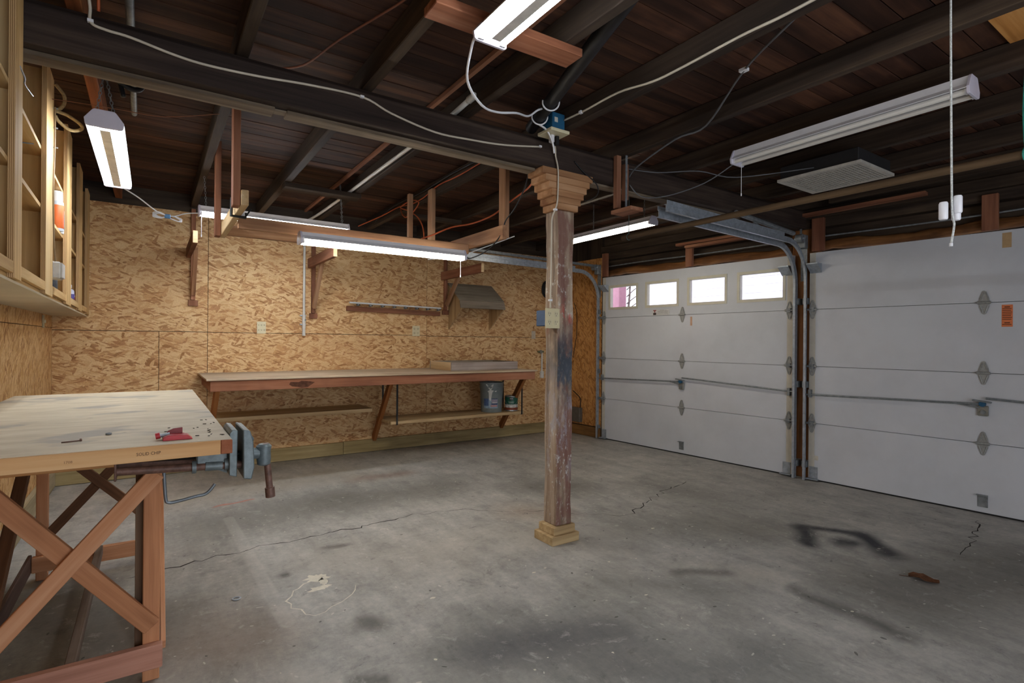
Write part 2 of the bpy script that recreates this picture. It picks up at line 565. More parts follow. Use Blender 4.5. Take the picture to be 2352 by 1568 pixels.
def lathe(name, c, prof, mat, parent=None, sides=28, matfn=None, axis=None):
    bm = bmesh.new()
    R = axis.to_matrix() if axis else Matrix.Identity(3)
    rings = []
    for r, z in prof:
        rings.append([bm.verts.new(Vector(c) + R @ Vector((r * math.cos(2 * math.pi * k / sides), r * math.sin(2 * math.pi * k / sides), z))) for k in range(sides)])
    for i, (a, b_) in enumerate(zip(rings, rings[1:])):
        for k in range(sides):
            f = bm.faces.new((a[k], a[(k + 1) % sides], b_[(k + 1) % sides], b_[k]))
            if matfn:
                f.material_index = matfn(i)
    bm.faces.new(rings[0][::-1])
    bm.faces.new(rings[-1])
    o = link(name, bm, mat, parent, smooth=True)
    shade(o)
    return o

def prism(name, poly, a0, a1, fn, mat, parent=None, bv=0.0, M=None, smooth=False):
    """extrude polygon [(p,q)] from a0 to a1; fn(p,q,a) -> world"""
    bm = bmesh.new()
    A = [bm.verts.new(fn(p, q, a0)) for p, q in poly]
    B = [bm.verts.new(fn(p, q, a1)) for p, q in poly]
    n = len(poly)
    bm.faces.new(A)
    bm.faces.new(B[::-1])
    for i in range(n):
        bm.faces.new((A[i], B[i], B[(i + 1) % n], A[(i + 1) % n]))
    bevel(bm, bv)
    return link(name, bm, mat, parent, smooth=smooth)

def lettering(name, txt, size, fn, mat, parent, warp=None):
    """flat printed text; fn(x, y) places a point of the text in the world"""
    cu = bpy.data.curves.new(name, 'FONT')
    cu.body = txt
    cu.size = size
    cu.align_x = 'CENTER'
    cu.align_y = 'CENTER'
    cu.resolution_u = 2
    tmp = bpy.data.objects.new(name, cu)
    C.objects.link(tmp)
    dg = bpy.context.evaluated_depsgraph_get()
    me = bpy.data.meshes.new_from_object(tmp.evaluated_get(dg))
    bpy.data.objects.remove(tmp)
    bm = bmesh.new()
    bm.from_mesh(me)
    for v in bm.verts:
        v.co = fn(v.co.x, v.co.y)
    bpy.data.meshes.remove(me)
    return link(name, bm, mat, parent)

def chain(name, p0, p1, parent, mat=None, r=0.0019, ll=0.024):
    bm = bmesh.new()
    p0, p1 = Vector(p0), Vector(p1)
    d = (p1 - p0)
    n = max(2, int(d.length / (ll * 0.8)))
    t = d.normalized()
    u = t.cross(Vector((0.3, 1, 0.1))).normalized()
    v = t.cross(u)
    for i in range(n):
        c = p0 + d * ((i + 0.5) / n)
        s = u if i % 2 else v
        ring = [c + t * (ll / 2) * math.cos(2 * math.pi * k / 8) + s * 0.0065 * math.sin(2 * math.pi * k / 8) for k in range(9)]
        tube_bm(bm, ring, r, 4, cap=False)
    o = link(name, bm, mat or GALVD, parent)
    o['kind'] = 'stuff'
    return o

def copy_tree(o, M, parent=None, **props):
    c = o.copy()
    C.objects.link(c)
    c.parent = parent
    if parent is None:
        c.matrix_basis = M
    for k, v in props.items():
        c[k] = v
    for ch in [x for x in bpy.data.objects if x.parent == o]:
        copy_tree(ch, None, c)
    return c

# ------------------------------------------------------------------ room measures
XL, YB = -0.74, 6.26           # left wall, back wall
YR = -2.1                      # wall behind the camera
ZC = 2.78                      # underside of the roof boards
ZJ = 2.65                      # underside of the joists
OX, OY = 5.178, 5.366          # far foot of the first garage door
_L = math.hypot(0.0674, 1)
DX, DY = 0.0674 / _L, -1 / _L
NX, NY = -1 / _L, -0.0674 / _L

def dw(u, n, z):
    """point on the door wall: u along the wall towards the camera, n into the room"""
    return (OX + DX * u + NX * n, OY + DY * u + NY * n, z)

# ------------------------------------------------------------------ floor and walls

# the worn slab: a fine grid that carries its stains as a colour attribute
STAINS = [
    # dark damp-looking band across the floor behind the crack
    (0.35, 4.35, 1.25, 4.45, 0.10, 0.45, '5f5b55', 0.55), (1.5, 4.45, 2.25, 4.4, 0.08, 0.4, '5b5751', 0.55),
    (2.95, 3.95, 3.2, 3.75, 0.05, 0.4, '55514c', 0.6), (3.9, 3.3, 4.0, 2.9, 0.0, 0.5, '57534e', 0.5),
    (2.9, 2.75, 3.6, 2.3, 0.05, 0.45, '5c5852', 0.5),
    # tyre and oil marks
    (3.885, 2.08, 4.10, 1.70, 0.02, 0.075, '2b2b31', 1.0), (3.88, 2.08, 3.62, 1.85, 0.02, 0.09, '2b2b31', 1.0),
    (4.12, 1.70, 3.90, 1.46, 0.03, 0.10, '2b2b31', 1.0), (3.83, 1.72, 3.86, 1.66, 0.02, 0.08, '25262e', 1.0),
    (2.93, 1.52, 2.87, 1.02, 0.0, 0.08, '33322f', 0.7),
    (1.25, 2.02, 1.75, 1.82, 0.05, 0.32, '3b3d42', 0.75), (1.5, 1.55, 2.1, 1.3, 0.0, 0.4, '47484a', 0.6),
    (2.1, 2.2, 2.5, 1.7, 0.0, 0.35, '4f4d49', 0.55), (3.3, 1.2, 4.5, 0.9, 0.1, 0.4, '4a433d', 0.6),
    # rust coloured patches
    (0.0, 2.9, 0.3, 2.6, 0.05, 0.35, '7a5a45', 0.5), (1.6, 5.1, 2.1, 5.05, 0.0, 0.18, '7d5a40', 0.55),
    (2.4, 3.45, 2.6, 3.3, 0.0, 0.3, '94795f', 0.45),
    # pale scuffs
    (0.75, 3.1, 0.76, 2.9, 0.0, 0.07, 'cfc8ba', 0.0), (2.0, 3.1, 2.5, 2.6, 0.05, 0.35, 'a8a297', 0.4),
    (0.9, 3.35, 1.5, 3.0, 0.05, 0.4, 'a59e93', 0.4), (2.6, 2.0, 2.9, 1.75, 0.0, 0.2, 'a8a296', 0.45),
    (0.45, 2.2, 0.75, 2.0, 0.0, 0.12, 'b9b4ab', 0.5), (0.2, 5.2, 1.5, 5.4, 0.1, 0.35, 'a59a88', 0.5),
    (0.62, 3.22, 0.66, 3.22, 0.01, 0.03, '4a4743', 0.9), (0.95, 3.5, 1.02, 3.5, 0.02, 0.05, '5a5650', 0.8),
    (0.84, 2.46, 0.88, 2.44, 0.02, 0.06, '4f4c48', 0.8), (2.52, 1.98, 2.74, 1.88, 0.02, 0.06, '4f4c48', 0.7), (0.72, 2.08, 0.8, 2.04, 0.02, 0.05, '4a4845', 0.8),
    # darker patch of floor under the workbench
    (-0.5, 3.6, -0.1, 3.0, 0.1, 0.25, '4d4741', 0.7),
]

def slab_floor():
    import numpy as np
    from mathutils import noise as mn
    x0, x1, y0, y1, st = XL - 0.2, 6.2, YR - 0.2, YB + 0.2, 0.03
    nx, ny = int((x1 - x0) / st) + 1, int((y1 - y0) / st) + 1
    gx, gy = np.meshgrid(np.linspace(x0, x1, nx), np.linspace(y0, y1, ny))
    X, Y = gx.ravel(), gy.ravel()
    wob = np.array([mn.turbulence_vector(Vector((a * 1.7, b_ * 1.7, 0.3)), 3, False)[:2] for a, b_ in zip(X, Y)])
    WX, WY = X + wob[:, 0] * 0.09, Y + wob[:, 1] * 0.09
    P = np.zeros((len(X), 3))
    A = np.zeros(len(X))
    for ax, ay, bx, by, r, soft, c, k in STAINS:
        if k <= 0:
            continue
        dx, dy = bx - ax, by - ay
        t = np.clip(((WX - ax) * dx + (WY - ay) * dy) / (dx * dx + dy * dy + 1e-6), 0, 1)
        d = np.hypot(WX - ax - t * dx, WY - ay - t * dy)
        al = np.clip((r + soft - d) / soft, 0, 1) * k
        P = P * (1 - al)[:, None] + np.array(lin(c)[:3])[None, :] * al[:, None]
        A = A * (1 - al) + al
    col = np.ones((len(X), 4), dtype=np.float32)
    col[:, :3] = P / np.maximum(A, 1e-5)[:, None]
    col[:, 3] = A
    idx = np.arange(nx * ny).reshape(ny, nx)
    faces = np.stack([idx[:-1, :-1], idx[:-1, 1:], idx[1:, 1:], idx[1:, :-1]], -1).reshape(-1, 4)
    me = bpy.data.meshes.new('floor')
    me.from_pydata(np.stack([X, Y, np.zeros_like(X)], -1).tolist(), [], faces.tolist())
    ca = me.attributes.new('stain', 'FLOAT_COLOR', 'POINT')
    ca.data.foreach_set('color', col.ravel())
    me.materials.append(concrete())
    o = bpy.data.objects.new('floor', me)
    C.objects.link(o)
    return o
floor = slab_floor()
tag(floor, kind='structure')

crack_m = plain('2a2622', 0.9, 0, 0.2, 0.2, 20, 'crack_dark')  # dark tone of the cracks in the slab
def crack(pts, wid, name='crack', mat=crack_m, jit=0.03, z=0.0006):
    P = []
    for a, b_ in zip(pts, pts[1:]):
        n = max(2, int(math.hypot(b_[0] - a[0], b_[1] - a[1]) / 0.05))
        for k in range(n):
            t = k / n
            P.append((a[0] + (b_[0] - a[0]) * t + random.uniform(-jit, jit), a[1] + (b_[1] - a[1]) * t + random.uniform(-jit, jit)))
    P.append(pts[-1])
    bm = bmesh.new()
    prev = None
    for i, p in enumerate(P):
        q = P[min(i + 1, len(P) - 1)]
        o = P[max(i - 1, 0)]
        dx, dy = q[0] - o[0], q[1] - o[1]
        l = math.hypot(dx, dy) or 1
        ww = wid * random.uniform(0.25, 1.0) * (0.15 if i in (0, len(P) - 1) else 1)
        a = bm.verts.new((p[0] - dy / l * ww, p[1] + dx / l * ww, z))
        b_ = bm.verts.new((p[0] + dy / l * ww, p[1] - dx / l * ww, z))
        if prev:
            bm.faces.new((prev[0], a, b_, prev[1]))
        prev = (a, b_)
    return link(name, bm, mat, floor)

crack([(-0.1, 3.66), (0.228, 3.69), (0.542, 3.744), (0.861, 3.746), (1.315, 3.759), (1.705, 3.80)], 0.007)
crack([(1.705, 3.80), (2.095, 3.676), (2.569, 3.336), (2.929, 2.981), (3.059, 2.911)], 0.003)
crack([(3.059, 2.911), (3.473, 3.074), (3.863, 3.217), (4.267, 3.318)], 0.006)
crack([(5.2, 1.38), (4.977, 1.307), (4.534, 1.246), (4.391, 1.207), (4.253, 1.212)], 0.005)
splat_m = plain('d3cdbd', 0.7, 0, 0.3, 0.12, 20, 'dried_paint')
crack([(0.76, 3.08), (0.70, 3.04), (0.62, 2.98), (0.58, 2.90), (0.59, 2.80), (0.655, 2.66), (0.76, 2.70), (0.87, 2.78), (0.93, 2.88)], 0.006, 'paint_ring', splat_m, 0.012)
def blob(cx, cy, rx, ry, name='paint_spot', mat=splat_m, z=0.0007, n=22, rough=0.4):
    bm = bmesh.new()
    vs = []
    for k in range(n):
        a = 2 * math.pi * k / n
        r = 1 + random.uniform(-rough, rough)
        vs.append(bm.verts.new((cx + rx * r * math.cos(a), cy + ry * r * math.sin(a), z)))
    bm.faces.new(vs)
    return link(name, bm, mat, floor)
blob(0.775, 3.085, 0.06, 0.05)
blob(0.755, 2.945, 0.055, 0.03)
blob(0.79, 3.01, 0.02, 0.06)
for _ in range(26):
    x = random.uniform(0.3, 3.2)
    y = random.uniform(1.2, 2.9)
    s = random.choice((0.003, 0.004, 0.006, 0.008))
    blob(x, y, s * random.uniform(0.8, 2.0), s, n=9, rough=0.3)

# back wall: strand board sheets over a dark backing
wall_back = box('wall_back', XL - 0.1, 5.3, YB + 0.012, YB + 0.12, 0, ZC, JOIST(0))
tag(wall_back, kind='structure')
OB = osb('xz')
for x0, x1, z0, z1 in ((XL, 0.057, 0.03, 1.398), (0.061, 0.471, 0.03, 1.398), (0.475, 2.906, 0.03, 1.395), (2.910, 5.13, 0.03, 1.388),
                       (XL, 0.471, 1.403, 2.60), (0.475, 2.906, 1.400, 2.60), (2.910, 5.13, 1.393, 2.58)):
    box('osb_panel', x0, x1, YB, YB + 0.0118, z0, z1, OB, wall_back, bv=0.0012)
wall_left = box('wall_left', XL - 0.12, XL - 0.012, YR, YB + 0.1, 0, ZC, JOIST(1))
tag(wall_left, kind='structure')
OL = osb('yz', ('dcc096', 'c8a270', 'ab8053'), 62.0)
for y0, y1 in ((YR, 1.37), (1.374, 3.81), (3.814, YB)):
    box('osb_panel', XL - 0.0118, XL, y0, y1, 0.03, 1.418, OL, wall_left, bv=0.0012)
    box('osb_panel', XL - 0.0118, XL, y0, y1, 1.422, 2.62, OL, wall_left, bv=0.0012)

bb = empty('baseboard_back', (2, YB, 0), kind='structure')
for x0, x1, h in ((XL + 0.02, 1.85, 0.155), (1.853, 5.06, 0.16)):
    box('board', x0, x1, YB - 0.036, YB - 0.0005, 0.004, h - 0.01, TREAT(0), bb, bv=0.003)
bb = empty('baseboard_left', (XL, 3, 0), kind='structure')
for y0, y1 in ((YR + 0.03, 1.9), (1.903, YB - 0.04)):
    box('board', XL + 0.0005, XL + 0.036, y0, y1, 0.004, 0.18, wood('8e8064', 'aa9c80', 'bfb297', 1, stain=0.25), bb, bv=0.003)

# garage door wall
wall_right = empty('wall_right', dw(1, -0.1, 0), kind='structure')
OR = osb('yz', ('c79a62', 'ae7d48', '8c602f'), 70.0)
box('osb_panel', -0.9, -0.09, -0.012, 0.0, 0.15, 2.50, OR, wall_right, fn=dw)
box('side_framing', -1.0, -0.085, -0.14, -0.0125, 0.0, ZC, JOIST(2), wall_right, fn=dw)
box('board', -0.86, -0.085, 0.0, 0.036, 0.004, 0.14, wood('5e3f20', '7c5a33', '92703f', 1), wall_right, bv=0.003, fn=dw)
box('header', -0.09, 8.0, -0.16, -0.045, 2.47, ZC, JOIST(1), wall_right, bv=0.004, fn=dw)
box('sheathing', -0.6, 8.0, -0.20, -0.165, 2.20, ZC, JOIST(1), wall_right, fn=dw)
box('ledger', -0.09, 8.0, -0.05, 0.02, 2.555, 2.645, JOIST(1), wall_right, bv=0.004, fn=dw)
box('jamb_light_block', -0.16, -0.03, -0.10, -0.052, 0, 2.3, JOIST(2), wall_right, fn=dw)  # unseen boards added behind the outer door edges to keep daylight from leaking in
box('jamb_light_block', 5.24, 5.40, -0.10, -0.052, 0, 2.3, JOIST(2), wall_right, fn=dw)
box('jamb_post', 2.46, 2.70, -0.16, -0.052, 0, 2.47, wood('4a2c14', '6b4322', '855a32', 2), wall_right, bv=0.004, fn=dw)
box('near_framing', 5.30, 8.0, -0.14, 0.0, 0, 2.5, JOIST(2), wall_right, fn=dw)
# rough log over the door heads, with a cable run above it
for u0, u1 in ((-0.08, 2.55), (2.6, 5.5)):
    bm = bmesh.new()
    pts, rr = [], []
    k = 0
    u = u0
    while u <= u1 + 0.01:
        pts.append(Vector(dw(u, -0.105, 2.285 + 0.012 * math.sin(u * 5) + random.uniform(-0.008, 0.008))))
        rr.append(0.050 + random.uniform(-0.008, 0.008))
        u += 0.11
    tube_bm(bm, pts, rr, 9)
    link('rough_log', bm, wood('3d2414', '65401f', '8b6038', 1, stain=0.8, stain_col='1d120b'), wall_right, smooth=True)
cable('conduit', [dw(u, -0.05, 2.375 + 0.006 * math.sin(u * 3)) for u in (0.0, 0.6, 1.3, 2.0, 2.5)], 0.008, GALVD, wall_right)
cable('conduit', [dw(u, -0.05, 2.375 + 0.006 * math.sin(u * 3)) for u in (2.72, 3.4, 3.9, 4.4, 5.3)], 0.008, GALVD, wall_right)
for u0, u1, z0, z1 in ((-0.09, 0.0, 2.235, 2.56), (1.24, 1.33, 2.235, 2.48), (2.665, 2.775, 2.235, 2.60), (3.94, 4.04, 2.235, 2.52)):
    box('stud_block', u0, u1, -0.045, -0.004, z0, z1, RED(2), wall_right, bv=0.003, fn=dw)
bar('plank', dw(1.15, 0.02, 2.50), dw(2.3, 0.02, 2.505), 0.09, 0.03, RED(0), wall_right)
bar('plank', dw(1.28, 0.03, 2.46), dw(2.35, 0.03, 2.47), 0.09, 0.03, RED(0), wall_right)
bar('plank', dw(2.60, 0.05, 2.585), dw(3.6, 0.05, 2.60), 0.09, 0.03, RED(0), wall_right)
box('junction_box', -0.62, -0.44, 0.0, 0.06, 0.18, 0.385, plain('6a6660', 0.6, 0.3), wall_right, bv=0.004, fn=dw)
cable('junction_cable', [dw(-0.62, 0.02, 0.62), dw(-0.55, 0.025, 0.585), dw(-0.46, 0.025, 0.52), dw(-0.45, 0.03, 0.45), dw(-0.46, 0.03, 0.385)], 0.006, BLACK, wall_right)
cable('wall_cable', [dw(-0.62, 0.01, 1.9), dw(-0.56, 0.01, 1.75), dw(-0.56, 0.01, 1.45), dw(-0.60, 0.01, 1.25), dw(-0.63, 0.01, 1.1)], 0.004, BLACK, wall_right)

# wall behind the camera, with an unseen wide opening added to let in fill daylight
bm = bmesh.new()
for q in ((XL - 0.1, 0.0, 0, ZC), (2.9, 6.2, 0, ZC), (0.0, 2.9, 2.15, ZC)):
    badd(bm, q[0], q[1], YR - 0.12, YR, q[2], q[3])
wall_rear = link('wall_rear', bm, osb('xz', ('caa878', 'b08850', '8c6034')))
tag(wall_rear, kind='structure')
pd = bpy.data.lights.new('fill_opening_portal', 'AREA')  # sampling portal for the daylight through the added opening
pd.shape = 'RECTANGLE'
pd.size, pd.size_y = 2.9, 2.15
pd.cycles.is_portal = True
po = bpy.data.objects.new('fill_opening_portal', pd)
C.objects.link(po)
po.location = (1.45, YR - 0.06, 1.075)
po.rotation_euler = (math.radians(90), 0, 0)

# ------------------------------------------------------------------ ceiling: boards, joists, beam
ceiling = empty('ceiling', (2, 2, ZC), kind='structure')
box('roof_deck', XL - 0.15, 6.3, YR - 0.15, YB + 0.15, ZC + 0.024, ZC + 0.06, JOIST(0), ceiling)
J_EDGES = [-0.24, 0.37, 0.965, 1.555, 2.17, 2.82, 3.44, 4.08, 4.69]
y = YR - 0.05
while y < YB + 0.1:
    cuts = random.sample(J_EDGES, 1)
    xs = [XL - 0.1] + [c - 0.028 for c in cuts] + [6.1]
    for x0, x1 in zip(xs, xs[1:]):
        dz = random.uniform(0, 0.006)
        box('plank', x0 + 0.001, x1 - 0.001, y + 0.002, y + 0.113, ZC + dz, ZC + 0.022, CEIL(0), ceiling)
    y += 0.117
for i, xr in enumerate(J_EDGES):
    m = JOIST(1) if i else wood('5a3018', '7b4728', '94603a', 1)
    box('joist', xr - 0.055, xr, YR - 0.05, YB + 0.1, ZJ + random.uniform(0, 0.004), ZC, m, ceiling, bv=0.004)
box('joist', 5.25, 5.305, YR - 0.05, 2.5, ZJ, ZC, JOIST(1), ceiling, bv=0.004)
beam = prism('beam', [(2.745, 2.462), (2.895, 2.462), (2.895, ZJ - 0.001), (2.775, ZJ - 0.001), (2.745, 2.618)], XL + 0.008, 5.34, lambda p, q, a: (a, p, q), BEAM(0), ceiling, bv=0.004)
box('beam_strip', XL, 0.49, 2.800, 2.897, 2.442, 2.4615, STRIP(0), beam, bv=0.003)
box('beam_strip', 0.545, 2.065, 2.805, 2.893, 2.442, 2.4615, STRIP(0), beam, bv=0.004)
box('beam_strip', 2.53, 4.35, 2.815, 2.893, 2.445, 2.4615, STRIP(0), beam, bv=0.004)
bar('splinter', (0.47, 2.84, 2.452), (0.60, 2.84, 2.456), 0.05, 0.010, STRIP(0), beam)
box('beam_ledger', 3.9, 5.2, 2.90, 2.94, 2.40, 2.49, RED(0), beam, bv=0.003)
box('batten', 1.40, 1.425, 1.2, YB - 0.02, 2.755, ZC - 0.0005, RED(1), ceiling)
bar('nailer', (0.915, 4.84, ZJ - 0.02), (1.56, 4.84, ZJ - 0.02), 0.15, 0.038, JOIST(0), ceiling)
box('blocking', 2.98, 3.42, YB - 0.05, YB - 0.002, 2.46, 2.62, FIR(0), ceiling, bv=0.003)
bar('nailer', (2.2, 5.2, ZJ - 0.02), (2.8, 5.2, ZJ - 0.02), 0.09, 0.038, JOIST(0), ceiling)
rod('vent_pipe', (2.01, 2.78, 2.70), (1.565, 1.48, 2.715), 0.038, plain('1e1d20', 0.55, 0.1, 0.4, 0.3, 20, 'black_pipe'), ceiling, 16)
rod('metal_pipe', (-0.08, 2.2, 2.73), (-0.10, 4.1, 2.735), 0.016, GALVD, ceiling, 10)
# opening at the right showing newer boards
for k in range(4):
    for x0, x1 in ((2.823, 3.383), (3.443, 4.0)):
        box('patch_board', x0, x1, 0.15 + k * 0.161, 0.15 + k * 0.161 + 0.158, ZC - 0.012, ZC - 0.001, wood('a0682f', 'c58a4a', 'd9a566', 0, stain=0.4, stain_col='5a3418'), ceiling, bv=0.002)

# ------------------------------------------------------------------ support post
post = empty('support_post', (2.285, 2.82, 0), 'worn painted timber post in the middle of the floor with a stepped wooden top', 'post')
bm = bmesh.new()
badd(bm, 2.22, 2.35, 2.752, 2.89, 0.112, 2.203)
bmesh.ops.subdivide_edges(bm, edges=[e for e in bm.edges if abs(e.verts[0].co.z - e.verts[1].co.z) > 1], cuts=26)
for v in bm.verts:
    k = 0.0035 * math.sin(v.co.z * 9 + v.co.x * 30) + random.uniform(-0.0025, 0.0025)
    v.co.x += k
    v.co.y += random.uniform(-0.003, 0.003)
bevel(bm, 0.006)
link('shaft', bm, old_paint_post(), post)
CAPW = lambda a=0: wood('875c3e', 'ab7f5a', 'c39b78', a, stain=0.45, stain_col='4a2a1a', var=0.25, grain=16)
nl = 6
for i in range(nl):
    hw = 0.088 + (0.215 - 0.088) * (i / (nl - 1)) ** 1.05
    z0 = 2.203 + i * 0.0431
    box('capital_block', 2.287 - hw, 2.287 + hw, 2.737 - 0.006 * i / nl, 2.893 + 0.008, z0, z0 + 0.0427, CAPW(0), post, bv=0.003)
box('base_block', 2.163, 2.392, 2.718, 2.918, 0.0, 0.058, wood('8d7453', 'ab9169', 'c2aa85', 0, stain=0.25), post, bv=0.003)
box('base_block', 2.188, 2.37, 2.735, 2.902, 0.058, 0.112, wood('8d7453', 'ab9169', 'c2aa85', 0, stain=0.25), post, bv=0.004)

# ------------------------------------------------------------------ garage doors
GL = glass()
FRAMEW = plain('ccc8b8', 0.5, 0, 0.4, 0.05, 10, 'window_trim')
def hinge_mesh():
    """diamond shaped pressed steel hinge: u along the door, z up, n out of the door"""
    bm = bmesh.new()
    for s in (1, -1):
        pol = [(-0.034, 0.004 * s), (0.034, 0.004 * s), (0.030, 0.035 * s), (0.012, 0.088 * s), (0.0, 0.094 * s), (-0.012, 0.088 * s), (-0.030, 0.035 * s)]
        A = [bm.verts.new((p, q, 0.0)) for p, q in pol]
        B = [bm.verts.new((p, q, 0.004)) for p, q in pol]
        bm.faces.new(A); bm.faces.new(B[::-1])
        for i in range(len(pol)):
            bm.faces.new((A[i], B[i], B[(i + 1) % len(pol)], A[(i + 1) % len(pol)]))
        for sx in (1, -1):   # raised ribs
            tube_bm(bm, [Vector((0.024 * sx, 0.02 * s, 0.005)), Vector((0.007 * sx, 0.08 * s, 0.005))], 0.0045, 5)
    tube_bm(bm, [Vector((-0.042, 0, 0.012)), Vector((0.042, 0, 0.012))], 0.011, 8)
    me = bpy.data.meshes.new('hinge')
    bm.to_mesh(me)
    bm.free()
    me.materials.append(plain('9b9c9a', 0.5, 0.3, 0.5, 0.15, 60, 'zinc_hinge'))
    return me
HME = hinge_mesh()
def roller_mesh(sgn):
    bm = bmesh.new()
    tube_bm(bm, [Vector((0, 0, 0.028)), Vector((0.055 * sgn, 0, 0.032))], 0.006, 6)
    tube_bm(bm, [Vector((0.048 * sgn, 0, 0.032)), Vector((0.062 * sgn, 0, 0.032))], 0.020, 10)
    badd(bm, -0.02, 0.02, -0.02, 0.02, 0.0, 0.028)
    me = bpy.data.meshes.new('roller')
    bm.to_mesh(me)
    bm.free()
    me.materials.append(GALVD)
    return me
RME = {1: roller_mesh(1), -1: roller_mesh(-1)}
MD = Matrix(((DX, 0, NX), (DY, 0, NY), (0, 1, 0))).to_4x4()
def dplace(name, me, u, n, z, parent):
    o = bpy.data.objects.new(name, me)
    C.objects.link(o)
    o.parent = parent
    M = MD.copy()
    M.translation = Vector(dw(u, n, z))
    o.matrix_basis = wm(parent).inverted() @ M
    return o

ZS = [0.012, 0.557, 1.112, 1.667, 2.222]
def garage_door(name, u0, u1, uc, windows):
    d = empty(name, dw(uc, -0.03, 0), kind='structure')
    for i in range(4):
        z0, z1 = ZS[i] + 0.002, ZS[i + 1] - 0.002
        if i == 3 and windows:
            bm = bmesh.new()
            us = [u0] + [x for w_ in windows for x in (w_[0], w_[1])] + [u1]
            zb, zt = windows[0][2], windows[0][3]
            badd(bm, u0, u1, -0.045, 0.0, z0, zb, dw)
            badd(bm, u0, u1, -0.045, 0.0, zt, z1, dw)
            for a, b_ in zip(us[0::2], us[1::2]):
                badd(bm, a, b_, -0.045, 0.0, zb, zt, dw)
            link('door_section', bm, DOORP, d)
        else:
            box('door_section', u0, u1, -0.045, 0.0, z0, z1, DOORP, d, fn=dw)
    for a, b_, zb, zt in windows:
        bm = bmesh.new()
        t = 0.028
        for q in ((a - t, a, zb - t, zt + t), (b_, b_ + t, zb - t, zt + t), (a, b_, zb - t, zb), (a, b_, zt, zt + t)):
            badd(bm, q[0], q[1], -0.002, 0.007, q[2], q[3], dw)
        for q in ((a - 0.001, a + 0.004, zb, zt), (b_ - 0.004, b_ + 0.001, zb, zt), (a, b_, zb - 0.001, zb + 0.004), (a, b_, zt - 0.004, zt + 0.001)):
            badd(bm, q[0], q[1], -0.046, 0.0, q[2], q[3], dw)
        wf = link('window_frame', bm, FRAMEW, d)
        box('pane', a, b_, -0.040, -0.036, zb, zt, GL, wf, fn=dw)
    # stiles of bare primer along the door ends
    for a, b_ in ((u0, u0 + 0.055), (u1 - 0.055, u1)):
        box('end_stile', a, b_, 0.0, 0.0025, 0.015, 2.22, plain('c8c3b8', 0.6, 0, 0.3, 0.05), d, fn=dw)
    for z in (0.557, 1.112, 1.667):
        box('joint_light_block', u0, u1, -0.05, -0.0455, z - 0.02, z + 0.02, BLACK, d, fn=dw)  # unseen dark strip added behind each joint to block daylight
        for u in (u0 + 0.03, uc, u1 - 0.03):
            dplace('hinge', HME, u, 0.003, z, d)
        dplace('roller', RME[-1], u0 + 0.03, 0.004, z, d)
        dplace('roller', RME[1], u1 - 0.03, 0.004, z, d)
    # top and bottom corner brackets, lift handle
    for u, s in ((u0 + 0.01, -1), (u1 - 0.01, 1)):
        box('bottom_bracket', min(u, u - 0.075 * s), max(u, u - 0.075 * s), 0.003, 0.007, 0.025, 0.135, GALV, d, fn=dw)
        box('bottom_bracket_foot', min(u + .02 * s, u - 0.09 * s), max(u + .02 * s, u - 0.09 * s), 0.003, 0.05, 0.014, 0.022, GALV, d, fn=dw)
        prism('top_bracket', [(0.003, 2.02), (0.003, 2.11), (0.10, 2.11), (0.10, 2.10), (0.012, 2.03)], u - 0.10 * s, u + 0.005 * s, lambda p, q, a: dw(a, p, q), GALV, d)
    box('lift_handle', uc - 0.032, uc + 0.032, 0.0, 0.005, 0.055, 0.15, GALVD, d, bv=0.002, fn=dw)
    box('lift_handle_lip', uc - 0.036, uc + 0.032, 0.0, 0.035, 0.148, 0.153, GALVD, d, fn=dw)
    box('bottom_seal', u0, u1, -0.04, -0.005, 0.001, 0.0115, BLACK, d, fn=dw)
    # slide lock: two rods, a rocking plate and the lock body
    rod('lock_rod', dw(u0 - 0.02, 0.03, 0.835), dw(uc - 0.01, 0.035, 0.868), 0.0085, GALVD, d, 8)
    rod('lock_rod', dw(uc + 0.02, 0.035, 0.915), dw(u1 + 0.02, 0.03, 0.852), 0.0085, GALVD, d, 8)
    box('lock_body', uc - 0.033, uc + 0.033, 0.0, 0.022, 0.775, 0.855, plain('8e8c84', 0.5, 0.4), d, bv=0.004, fn=dw)
    rod('lock_cylinder', dw(uc + 0.002, 0.02, 0.805), dw(uc + 0.002, 0.034, 0.805), 0.017, GALVD, d, 10)
    bar('lock_lever', dw(uc - 0.06, 0.04, 0.897), dw(uc + 0.055, 0.04, 0.885), 0.03, 0.012, GALVD, d)
    bar('lock_arm', dw(uc - 0.17, 0.03, 0.862), dw(uc - 0.02, 0.026, 0.84), 0.012, 0.012, GALVD, d)
    rod('lock_pivot', dw(uc, 0.02, 0.87), dw(uc, 0.045, 0.87), 0.022, BLUEP, d, 10)
    for u in (u0 + 0.02, u1 - 0.02):
        box('rod_guide', u - 0.012, u + 0.012, 0.0, 0.042, 0.81, 0.885, GALVD, d, fn=dw)
    return d
W1 = [(0.075, 0.515, 1.80, 2.075), (0.69, 1.13, 1.80, 2.075), (1.305, 1.755, 1.80, 2.075), (1.93, 2.395, 1.80, 2.075)]
door1 = garage_door('door_1', -0.065, 2.495, 1.213, W1)
door2 = garage_door('door_2', 2.655, 5.275, 3.963, [])
